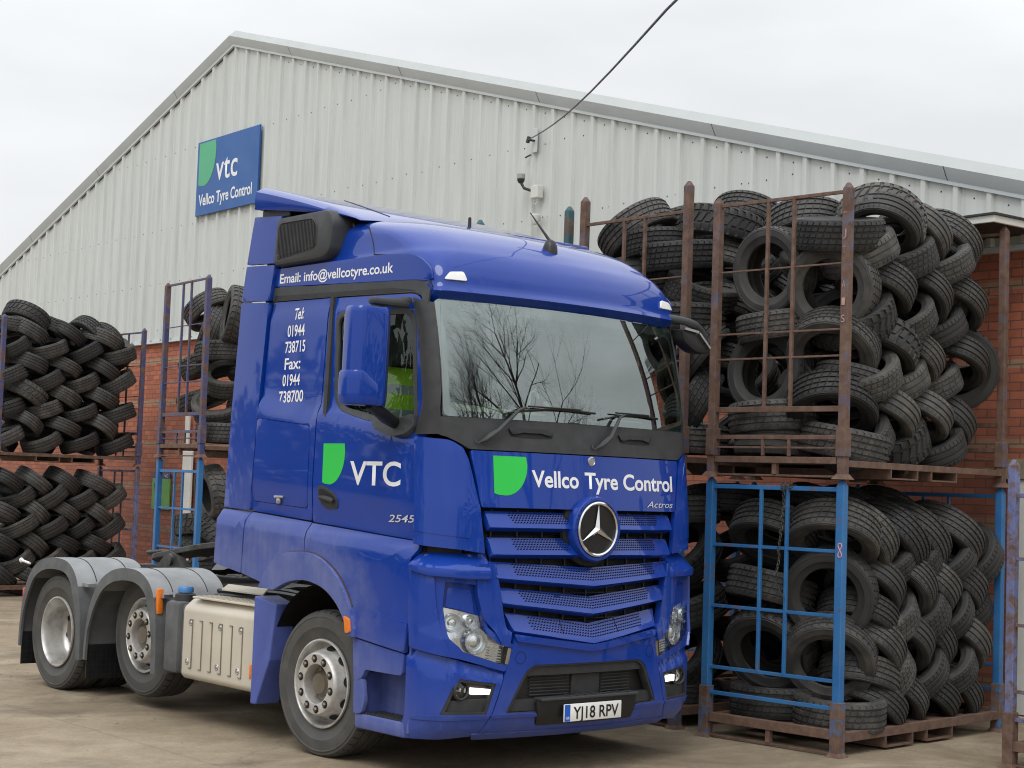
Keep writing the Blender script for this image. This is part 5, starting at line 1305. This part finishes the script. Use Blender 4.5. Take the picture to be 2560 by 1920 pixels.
# --- wheels
WT = tyre_mesh('lorry_tyre', .507, .30, .292, 0, 120, 'ltyre')
def disc(m, c, r, x, n=12):
    m.add([(x, c[0]+r*math.cos(2*math.pi*k/n), c[1]+r*math.sin(2*math.pi*k/n)) for k in range(n)], [tuple(range(n))])
def wheel(y, z, kind, sg, rot=0., steer=0., xc=1.055):
    e = empty('wheel', (sg*xc, y, z), 0 if sg < 0 else math.pi); e.parent = T
    if steer: e.rotation_euler.z += steer
    t = bpy.data.objects.new('tyre', WT); COL.objects.link(t); t.parent = e; t.rotation_euler = (0, math.pi/2, 0)
    xo = -.135  # rim lip in local x (outer side is -x)
    lip = [(.296, .02), (.308, .0), (.306, -.012), (.296, -.014), (.288, -.004), (.283, .03)]
    r_ = MB(); h = MB()
    if kind == 'out':
        prof = lip+[(.279, .07), (.268, .085), (.262, .08), (.228, .0), (.222, -.03), (.214, -.05), (.205, -.058), (.145, -.058), (.136, -.052), (.131, -.03), (.128, .02)]
        r_.lathe([(a, xo+b) for a, b in prof], (0, 0, 0), 'x', 64)
        h.lathe([(.13, xo+.02), (.10, xo+.015), (.075, xo-.01), (.07, xo-.03), (0, xo-.032)], (0, 0, 0), 'x', 32)
        for k in range(6): a = k*1.047+rot; h.lathe([(.016, .015), (.016, -.012), (0, -.014)], (xo+.015, .1*math.cos(a), .1*math.sin(a)), 'x', 8)
        h.build('hub', 'hubd', e, 35)
        nr, nx = .173, xo-.0592; hr, hx = .246, None
    else:
        prof = lip+[(.281, .09), (.278, .17), (.268, .20), (.25, .215), (.235, .212), (.19, .20), (.15, .20)]
        r_.lathe([(a, xo+b) for a, b in prof], (0, 0, 0), 'x', 64)
        h.lathe([(.152, xo+.2), (.14, xo+.175), (.125, xo+.15), (.09, xo+.14), (0, xo+.14)], (0, 0, 0), 'x', 32); h.build('hub', 'hubd', e, 35)
        nr, nx = .17, xo+.199; hx = xo+.2115
    hh = r_; n0 = len(r_.f)
    for k in range(10):
        a = k*math.pi/5+rot+.3
        if kind == 'out':
            c = Vector((xo+.038, .2455*math.cos(a), .2455*math.sin(a))); rad = Vector((0, math.cos(a), math.sin(a))); tan = Vector((0, -math.sin(a), math.cos(a)))
            sl_ = (rad*.034+Vector((.08, 0, 0))).normalized(); nrm_ = Vector((-.034, 0, 0))+rad*.0
            n_ = tan.cross(sl_); n_ = n_ if n_.x < 0 else -n_
            hh.add([c+n_*.002+tan*.04*math.cos(q*math.pi/8)+sl_*.034*math.sin(q*math.pi/8) for q in range(16)], [tuple(range(16))])
        else:
            disc(hh, (.236*math.cos(a), .236*math.sin(a)), .026, hx-.006, 14)
    r_.mi = [0]*n0+[1]*(len(r_.f)-n0); rim = r_.build('rim', ['alloy', 'gap'], e, 35)
    for k in range(10):
        a = k*math.pi/5+rot
        q = MB(); cy, cz_ = nr*math.cos(a), nr*math.sin(a)
        if kind == 'out':
            disc(q, (cy, cz_), .0285, nx, 16); q.mi = [1]*len(q.f)
        q.lathe([(.0165, .0), (.0165, -.010), (.012, -.016), (0, -.016)], (nx-.001, cy, cz_), 'x', 6)
        o = q.build('wheel_nut', ['hubd', 'gap'], e, 30, 0, False)
    if kind == 'in':
        o = bpy.data.objects.new('inner_tyre', WT); COL.objects.link(o); o.parent = e; o.rotation_euler = (0, math.pi/2, 0); o.location = (.33, 0, 0)
    return e
for sg in (-1, 1):
    wheel(0, .5, 'out', sg, .2, .05 if sg < 0 else .05); wheel(2.72, .588, 'out', sg, .5, 0, .95); wheel(4.10, .5, 'in', sg, .1)
# --- chassis
def chassis():
    m = MB()
    for x in (-.42, .42): m.box((x-.04, -.9, .68), (x+.04, 5.0, .98))
    for y in (.9, 1.9, 2.9, 3.4, 4.6, 4.95): m.box((-.38, y-.05, .7), (.38, y+.05, .95))
    m.build('chassis_rails', 'steel', T, 0, .01)
    m = MB(); m.tube([(-1.0, 0, .5), (1.0, 0, .5)], .06, 10); m.tube([(-.9, 4.1, .5), (.9, 4.1, .5)], .09, 12); m.tube([(-.9, 2.72, .58), (.9, 2.72, .58)], .06, 10); m.box((-.25, 3.9, .3), (.25, 4.35, .72), bev=.08); m.box((-.35, -.7, .55), (.35, .8, 1.25), bev=.05); m.build('axles', 'steel', T)
    m = MB(); m.box((-.38, -.75, .34), (.38, 1.5, .66), bev=.06); m.box((-.85, .85, .40), (-.45, 2.0, .66), bev=.04); m.box((.45, .85, .40), (.95, 2.0, .66), bev=.04); m.box((-.3, 1.5, .42), (.3, 3.6, .62), bev=.05); m.box((-.75, -1.22, .32), (.75, -.62, .38)); m.build('underbody', 'steel', T)  # gearbox and tank volumes, added to stop light leaking under the chassis
    # hoses, tanks and shadowed clutter on the deck
    m = MB()
    for k, x in enumerate((-.62, -.55, -.3, -.1, .12, .3)): m.tube(catmull([(x, 1.0, .99), (x+.05, 1.6, 1.0+.02*(k % 3)), (x-.03, 2.3, .97), (x, 3.2, .96)], 5), .022, 6)
    m.tube(catmull([(-1.1, .95, .98), (-.95, 1.3, .985), (-.98, 1.8, .975), (-.8, 2.0, .9)], 5), .018, 6); m.build('deck_hoses', 'black', T)
    m = MB(); m.box((-.9, .95, .55), (-.5, 2.0, .9)); m.box((.5, .7, .4), (1.2, 2.1, .9), bev=.06); m.tube([(-.6, 1.3, .55), (-.6, 2.0, .55)], .12, 12); m.build('under_tanks', 'steel', T)
    m = MB(); m.box((.5, .85, .955), (1.18, 2.1, .975), bev=.004); m.build('far_step_plate', 'beige', T)
    m = MB(); m.prism([(-.98, 1.12), (-.62, 1.62), (-.62, 2.22), (-.98, 1.72)], 1.02, 1.035, 'z'); m.build('catwalk_plate', 'beige', T, 0, .003)
    # deck plates across the frame
    m = MB(); m.box((-.36, 2.2, .982), (.36, 2.95, .995)); m.build('deck_plate', 'grease', T, 0)
    for y in (1.35, 1.75): m = MB(); m.box((-.46, y, .981), (.46, y+.07, 1.03)); m.build('cross_bar', 'grease', T, 0)
    # coupling plate
    f = MB(); pts = rpoly([(-.46, 4.45), (-.5, 3.6), (-.35, 3.3), (.35, 3.3), (.5, 3.6), (.46, 4.45), (.2, 4.8), (.08, 4.2), (-.08, 4.2), (-.2, 4.8)], [.1, .15, .15, .15, .15, .1, .1, .05, .05, .1])
    f.prism(pts, 0, .05, 'z')
    for i, v in enumerate(f.v): f.v[i] = (v[0], v[1]-.62, 1.275+v[2]-(v[1]-3.6)*.15)
    f5 = f.build('fifth_wheel', 'grease', T, 0, .008)
    b = MB()
    for sg in (-1, 1):
        b.prism([(2.95, 1.0), (3.75, 1.0), (3.5, 1.2), (3.4, 1.24), (3.25, 1.2)], sg*.48-.03, sg*.48+.03, 'x'); b.tube([(sg*.54, 3.38, 1.17), (sg*.42, 3.38, 1.17)], .055, 14)
    b.tube([(-.4, 3.5, 1.05), (.4, 3.5, 1.05)], .02, 6); b.tube([(-.45, 3.45, 1.09), (-.5, 3.2, 1.1)], .016, 6); b.build('coupling_bracket', 'grease', f5)
    b = MB(); b.tube([(0, 3.6, 1.19), (0, 4.0, 1.195), (0, 4.45, 1.19), (0, 4.74, 1.166), (.03, 4.78, 1.152), (0, 4.5, 1.155), (0, 4.35, 1.157)], .017, 8); b.build('release_handle', 'grease', f5)
    # rear end
    b = MB(); b.box((-1.0, 4.96, .62), (1.0, 5.05, .9), bev=.01); b.build('rear_beam', 'steel', T)
    for sg in (-1, 1):
        b = MB(); b.box((sg*1.15, 4.88, .70), (sg*.9, 4.95, .83), bev=.01); b.build('tail_lamp', 'red', T)
        b = MB(); b.tube([(sg*1.16, 4.80, 1.06), (sg*1.17, 4.95, 1.08)], .012, 6); b.lathe([(0, -.010), (.02, -.008), (.023, 0), (.018, .01), (0, .012)], (sg*1.17, 4.96, 1.08), 'y', 14); b.build('work_lamp', 'markl', T)
    m = MB(); m.box((-.35, 4.75, 1.0), (-.25, 4.98, 1.06)); m.box((-.2, 4.9, 1.0), (.2, 5.0, 1.04)); m.build('rear_bracket', 'silver', T, 0)
chassis()
def side_gear(sg):
    x = sg
    # beige shield box with pressed slots
    pr_ = rpoly([(1.235, .885), (1.15, .955), (1.12, .95), (1.12, .345), (1.20, .335), (1.235, .37)], [.03, .02, 0, 0, .03, .03], 5)
    m = MB(); m.prism([(sg*a, b) for a, b in pr_], .83, 1.845, 'y'); sx_ = m.build('shield_box', 'beige', T, 30, .006)
    g = MB()
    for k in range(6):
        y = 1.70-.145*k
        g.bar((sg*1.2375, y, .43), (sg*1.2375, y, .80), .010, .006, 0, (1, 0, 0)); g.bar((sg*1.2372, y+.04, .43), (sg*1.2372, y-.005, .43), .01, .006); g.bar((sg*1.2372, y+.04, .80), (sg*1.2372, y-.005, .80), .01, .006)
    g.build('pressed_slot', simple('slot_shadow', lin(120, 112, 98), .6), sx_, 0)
    for y, z in ((1.735, .775), (1.30, .775), (1.01, .775), (1.765, .475), (1.325, .475), (1.03, .475)):
        q = MB(); q.lathe([(.026, 0), (.022, -.004), (.010, -.001), (.008, -.006), (0, -.006)], (sg*1.236, y, z), 'x', 14, flip=-sg); q.build('shield_bolt', 'silver', sx_, 30)
    q = MB(); q.box((sg*1.24, .835, .44), (sg*1.225, .862, .545), bev=.004); q.build('side_reflector', 'amber', sx_)
    q = MB(); q.box((sg*1.215, .822, .962), (sg*.78, 1.76, .978), bev=.004)
    for a in range(9):
        for b in range(20): q.box((sg*(1.19-.045*a), .85+.045*b, .979), (sg*(1.17-.045*a), .872+.045*b, .983))
    q.build('step_plate', 'beige', T, 0)
    q = MB(); q.box((sg*1.20, 1.85, .36), (sg*.75, 1.93, .90), bev=.015); q.build('box_strap', 'mud2', T)
    q = MB(); q.box((sg*1.235, 1.94, .36), (sg*.75, 2.16, .92), bev=.04); tk = q.build('additive_tank', 'mud2', T)
    q = MB(); q.lathe([(.085, -.03), (.08, .04), (.065, .05), (0, .05)], (sg*1.11, 2.05, .93), 'z', 20); q.build('tank_neck', 'dark', tk)
    q = MB(); q.lathe([(.062, 0), (.064, .03), (.055, .045), (0, .048)], (sg*1.11, 2.05, .985), 'z', 10); q.build('tank_cap', 'capblue', tk)
    q = MB(); q.box((sg*1.25, 2.235, .80), (sg*1.20, 2.275, 1.0), bev=.008); q.build('marker_post', 'amber', T)
    # dusty blue fin in front of the box
    q = MB(); q.add([(sg*a, y, z) for a, y, z in ((1.26, .80, 1.05), (1.26, .80, .27), (1.255, .735, .27), (1.24, .60, .60), (1.22, .565, 1.0), (1.05, .80, 1.05), (1.05, .80, .27), (1.05, .735, .27), (1.05, .60, .6), (1.05, .565, 1.0))],
                    [(0, 1, 2, 3, 4), (9, 8, 7, 6, 5), (0, 5, 6, 1), (1, 6, 7, 2), (2, 7, 8, 3), (3, 8, 9, 4), (4, 9, 5, 0)]); q.build('side_fin', 'fin', T, 0, .01)
    # mudguards
    for cy, z0, arch in ((4.1, 0, [(4.79, .33), (4.775, .55), (4.715, .82), (4.58, 1.02), (4.36, 1.125), (4.10, 1.15), (3.86, 1.12), (3.70, 1.0), (3.62, .80), (3.585, .55), (3.57, .31)]),
                         (2.58, 0, [(3.51, .33), (3.49, .55), (3.42, .80), (3.28, .99), (3.06, 1.10), (2.80, 1.135), (2.56, 1.11), (2.38, 1.0), (2.30, .80), (2.27, .55), (2.265, .33)])):
        oc = [(a-.05, b) for a, b, c in catmull([(a, b, 0) for a, b in arch], 5)]; n = len(oc)
        c0 = (sum(a for a, b in oc)/n, .55)
        def inn(k):
            r_ = []
            for i, (a, b) in enumerate(oc):
                p = Vector(oc[max(0, i-1)]); q_ = Vector(oc[min(n-1, i+1)]); t_ = (q_-p).normalized(); nn = Vector((-t_.y, t_.x)); mid = Vector((c0[0], .5))-Vector((a, b))
                if nn.dot(mid) < 0: nn = -nn
                r_.append((a+nn.x*k, b+nn.y*k))
            return r_
        i1 = inn(.02); i2 = [(a+(c-a)*(1 if b > .9 else .55+.45*max(0, (b-.6)/.3)), b+(d-b)*1.) for (a, b), (c, d) in zip(oc, inn(.10))]
        def sel(pred, nm, mt, par):
            m = MB(); mi_ = []; idx = [i for i in range(n-1) if pred((oc[i][1]+oc[i+1][1])/2, (oc[i][0]+oc[i+1][0])/2)]
            for i in idx:
                a, b = oc[i], oc[i+1]; c, d = i2[i], i2[i+1]; e_, f_ = i1[i], i1[i+1]
                for (p, q_), (xa, xb) in (((a, b), (1.262, .60)), ((e_, f_), (1.25, .60))): m.add([(sg*xa, *p), (sg*xa, *q_), (sg*xb, *q_), (sg*xb, *p)], [(0, 1, 2, 3)])
                m.add([(sg*1.262, *a), (sg*1.262, *b), (sg*1.272, *d), (sg*1.272, *c)], [(0, 1, 2, 3)], 1); m.add([(sg*1.272, *c), (sg*1.272, *d), (sg*1.25, *d), (sg*1.25, *c)], [(0, 1, 2, 3)], 1)
                m.add([(sg*.60, *a), (sg*.60, *b), (sg*.60, *d), (sg*.60, *c)], [(0, 1, 2, 3)])
            bm = bmesh.new(); me = bpy.data.meshes.new(nm); me.from_pydata(m.v, [], m.f); me.polygons.foreach_set('material_index', m.mi); bm.from_mesh(me); bmesh.ops.remove_doubles(bm, verts=bm.verts[:], dist=.0005); bmesh.ops.recalc_face_normals(bm, faces=bm.faces[:]); bm.to_mesh(me); bm.free()
            return link(nm, me, par, [mt, 'mud2'], 30)
        mg = sel(lambda z, y: z > .93, 'mudguard', 'mud', T)
        sel(lambda z, y: z <= .93 and y < c0[0], 'front_skirt', 'mud2', mg); sel(lambda z, y: z <= .93 and y >= c0[0], 'rear_skirt', 'mud2', mg)
        # seams over the dome and clips
        for xx in (1.08, .76):
            q = MB(); q.tube([(sg*xx, a, b+.001) for a, b in oc if b > .93], .004, 5); q.build('guard_seam', 'gap', mg)
        fl = MB(); yy = oc[0][0]-.03; fl.box((sg*1.245, yy, .16), (sg*.62, yy-.012, .45))
        for a in range(14):
            for b in range(6): fl.box((sg*(1.23-.042*a), yy+.002, .18+.042*b), (sg*(1.212-.042*a), yy-.017, .198+.042*b))
        fl.build('mud_flap', 'black', mg, 0)
        br = MB(); br.box((sg*1.23, c0[0]-.62, .93), (sg*1.15, c0[0]-.50, .96)); br.build('guard_bracket', 'silver', mg, 0)
both(side_gear)

# ---------------------------------------------------------------- driver
def driver():
    p = empty('person', (-.76, -.12, 2.12), 0, 'driver in a yellow high visibility vest with two grey bands at the cab window', 'person')
    p.parent = None
    J = [(0, .0, .05), (0, -.02, .22), (0, -.03, .42), (0, -.02, .56), (0, -.03, .66), (0, -.05, .76), (0, -.06, .87),
         (-.19, -.03, .55), (-.25, -.10, .26), (-.17, -.38, .14), (-.12, -.48, .15), (.19, -.03, .55), (.25, -.10, .26), (.17, -.38, .14), (.12, -.48, .15),
         (-.1, -.05, .06), (-.13, -.45, .08), (-.13, -.5, -.35), (-.13, -.62, -.42), (.1, -.05, .06), (.13, -.45, .08), (.13, -.5, -.35), (.13, -.62, -.42)]
    E_ = [(0, 1), (1, 2), (2, 3), (3, 4), (4, 5), (5, 6), (3, 7), (7, 8), (8, 9), (9, 10), (3, 11), (11, 12), (12, 13), (13, 14), (0, 15), (15, 16), (16, 17), (17, 18), (0, 19), (19, 20), (20, 21), (21, 22)]
    rad = [.20, .20, .20, .15, .06, .085, .09, .075, .05, .04, .025, .075, .05, .04, .025, .09, .07, .05, .04, .09, .07, .05, .04]
    me = bpy.data.meshes.new('body'); me.from_pydata(J, E_, []); o = bpy.data.objects.new('body', me); COL.objects.link(o); o.parent = p
    sk_ = o.modifiers.new('s', 'SKIN'); ss = o.modifiers.new('u', 'SUBSURF'); ss.levels = ss.render_levels = 2
    for i, v in enumerate(me.skin_vertices[0].data): v.radius = (rad[i], rad[i]*(.72 if i in (0, 1, 2, 3) else 1)); v.use_root = (i == 0)
    dg = bpy.context.evaluated_depsgraph_get(); dg.update(); m2 = bpy.data.meshes.new_from_object(o.evaluated_get(dg)); bpy.data.objects.remove(o)
    def col(c):
        if c.z > .63 and abs(c.x) < .15: return 0
        if c.y < -.42 and c.z > .1 and abs(c.x) < .2 and abs(c.x) > .06 and c.z < .2: return 0
        return 1
    for mm in ('skin', 'clothes'): m2.materials.append(M[mm])
    for f in m2.polygons: f.material_index = col(f.center); f.use_smooth = True
    b = bpy.data.objects.new('body', m2); COL.objects.link(b); b.parent = p
    # vest: torso faces pushed outward, with grey bands
    bm = bmesh.new(); bm.from_mesh(m2)
    kill = [f for f in bm.faces if not (.02 < f.calc_center_median().z < .60 and abs(f.calc_center_median().x) < .235 and f.calc_center_median().y > -.24)]
    bmesh.ops.delete(bm, geom=kill, context='FACES'); bm.normal_update()
    bmesh.ops.subdivide_edges(bm, edges=bm.edges[:], cuts=3, use_grid_fill=True); bm.normal_update()
    for v in bm.verts: v.co += v.normal*.018
    for f in bm.faces:
        z = f.calc_center_median().z; f.smooth = True; f.material_index = 1 if (.41 < z < .47 or .24 < z < .30) else 0
    mv = bpy.data.meshes.new('vest'); bm.to_mesh(mv); bm.free(); mv.materials.append(M['hiviz']); mv.materials.append(M['reflect'])
    v = bpy.data.objects.new('vest', mv); COL.objects.link(v); v.parent = p
    # head details
    h = MB(); h.grid(lambda u, w_: (.108*math.cos(6.2832*u)*math.cos(w_*1.5), -.030+.115*math.sin(6.2832*u)*math.cos(w_*1.5), (.86 if math.sin(6.2832*u) < -.55 else .74)*(1-w_)+.97*math.sin(w_*1.5)*w_+.0*(1-w_) if w_ < .01 else .86+.115*math.sin(w_*1.5)-(.12*(1-w_)**2 if math.sin(6.2832*u) > -.55 else 0)), 20, 8); h.build('hair', 'hair', p)
    n = MB(); n.add([(-.014, -.145, .79), (.014, -.145, .79), (0, -.175, .785), (0, -.142, .835)], [(0, 2, 3), (2, 1, 3), (0, 1, 2)]); n.build('nose', 'skin', p)
    for sg in (-1, 1):
        q = MB(); q.box((sg*.088, -.06, .79), (sg*.105, -.02, .85), bev=.008); q.build('ear', 'skin', p)
        q = MB(); q.lathe([(0, -.006), (.012, 0), (0, .006)], (sg*.034, -.137, .835), 'y', 10); q.build('eye', 'ink', p)
    q = MB(); q.tube([(-.025, -.136, .765), (0, -.141, .762), (.025, -.136, .765)], .004, 5); q.build('mouth', simple('lips', lin(150, 80, 75), .6), p)
    for sg in (-1, 1):
        c = Vector((sg*.12, -.49, .15))
        for k in range(5):
            a = R(-50+25*k); q = MB(); L0 = (.07, .085, .09, .085, .065)[k] if k else .06
            d = Vector((math.sin(a)*.5*sg, -math.cos(a)*.8, .25)); q.tube([c, c+d*L0*.6, c+d*L0+Vector((0, 0, -.03))], [.011, .0095, .008], 6); q.build('finger', 'skin', p)
def curtain():
    m = MB()
    def fn(u, v):
        y = -.05-.72*u; zb = 2.70+.15*u**2.2
        return (-.93+.018*math.sin(u*34)+.03*u, y, 3.15+(zb-3.15)*v)
    m.grid(fn, 60, 8); m.build('cab_curtain', 'clothes', T)
curtain()
driver()

# ---------------------------------------------------------------- bare trees behind the viewpoint (mirrored in the windscreen)
def bare_tree(loc, H, seed, label, spread=1., lean=0):
    rr = random.Random(seed); m = MB()
    def grow(p, d, ln, r, dep, lead=False):
        pts = [p]; rs = [r]; n = 6 if lead else 4
        for k in range(n):
            w_ = .07 if lead else .17
            d = (d+Vector((rr.uniform(-w_, w_), rr.uniform(-w_, w_), rr.uniform(-.05, .10)))).normalized(); pts.append(pts[-1]+d*ln/n); rs.append(r*(1-(.7 if lead else .5)*(k+1)/n))
        m.tube(pts, rs, 5 if r > .03 else 3, caps=False)
        if dep <= 0: return
        nb = 18 if lead else rr.choice((3, 3, 4))
        for k in range(nb):
            t = (.22+.78*(k+.5)/nb) if lead else rr.uniform(.35, 1); i = min(n, max(1, int(t*n+.5))); a = rr.uniform(0, 6.28) if not lead else k*2.4+rr.uniform(-.4, .4)
            tilt = (rr.uniform(.85, 1.15)-.55*t if lead else rr.uniform(.3, .9))*spread
            side_ = d.orthogonal().normalized(); side_.rotate(Quaternion(d, a)); nd = (d*math.cos(tilt)+side_*math.sin(tilt)+Vector((0, 0, .12))).normalized()
            grow(pts[i], nd, (ln*.42*(1.15-.75*t)+.6) if lead else ln*rr.uniform(.5, .72), min(rs[i]*.6, r*.5), dep-1)
    grow(Vector((0, 0, 0)), Vector((lean, 0, 1)).normalized(), H*.92, H*.013, 6, True)
    o = m.build('bare_tree', 'bark', None, 0, 0, False); o.location = loc; return tag(o, label, 'tree', 'bare trees facing the yard')
bare_tree((10.1, -20.6, 0), 17.2, 4, 'tall bare winter tree mirrored in the lorry windscreen', 1.0)
bare_tree((5.2, -25.5, 0), 12.6, 9, 'slim bare tree mirrored at the left of the windscreen', .5)
bare_tree((7.0, -25, 0), 13.6, 12, 'slim bare tree mirrored between the tall tree and windscreen edge', .55)
bare_tree((14.2, -17.6, 0), 7.6, 15, 'low spreading bare tree mirrored behind the wipers', 1.1)
def hedge(p0, p1, h, seed, label):  # out of view, added so the paint reflects something dark, not bright sky
    rr = random.Random(seed); p0 = Vector(p0); p1 = Vector(p1); d = (p1-p0); n = int(d.length/.9); q = Vector((-d.y, d.x, 0)).normalized(); m = MB()
    for k in range(n):
        c = p0+d*(k/n); hh = h*rr.uniform(.75, 1.1)
        for j in range(70):
            a = rr.uniform(0, 6.28); t = rr.random(); w_ = 1.3*math.sqrt(max(.05, 1-t*t))
            x = c+q*math.cos(a)*w_+d.normalized()*math.sin(a)*w_+Vector((0, 0, hh*t))
            s = rr.uniform(.22, .5); u = Vector((rr.gauss(0, 1), rr.gauss(0, 1), rr.gauss(0, 1))).normalized(); v = u.orthogonal().normalized()*s; w2 = u.cross(v)
            m.add([x-v, x+w2*.6, x+v, x-w2*.6], [(0, 1, 2, 3)])
    o = m.build('reflection_hedge', simple('reflection_hedge_leaves', (.035, .05, .022, 1), .8, 0, .4, 3), None, 0, 0, False); return tag(o, label, 'hedge')
hedge((-17, 3, 0), (-24, 46, 0), 6.5, 1, 'unseen dark hedge added for reflections in the lorry door and mudguards')
hedge((-6, -34, 0), (46, -30, 0), 6.0, 2, 'unseen dark hedge added for reflections in the lorry nose')
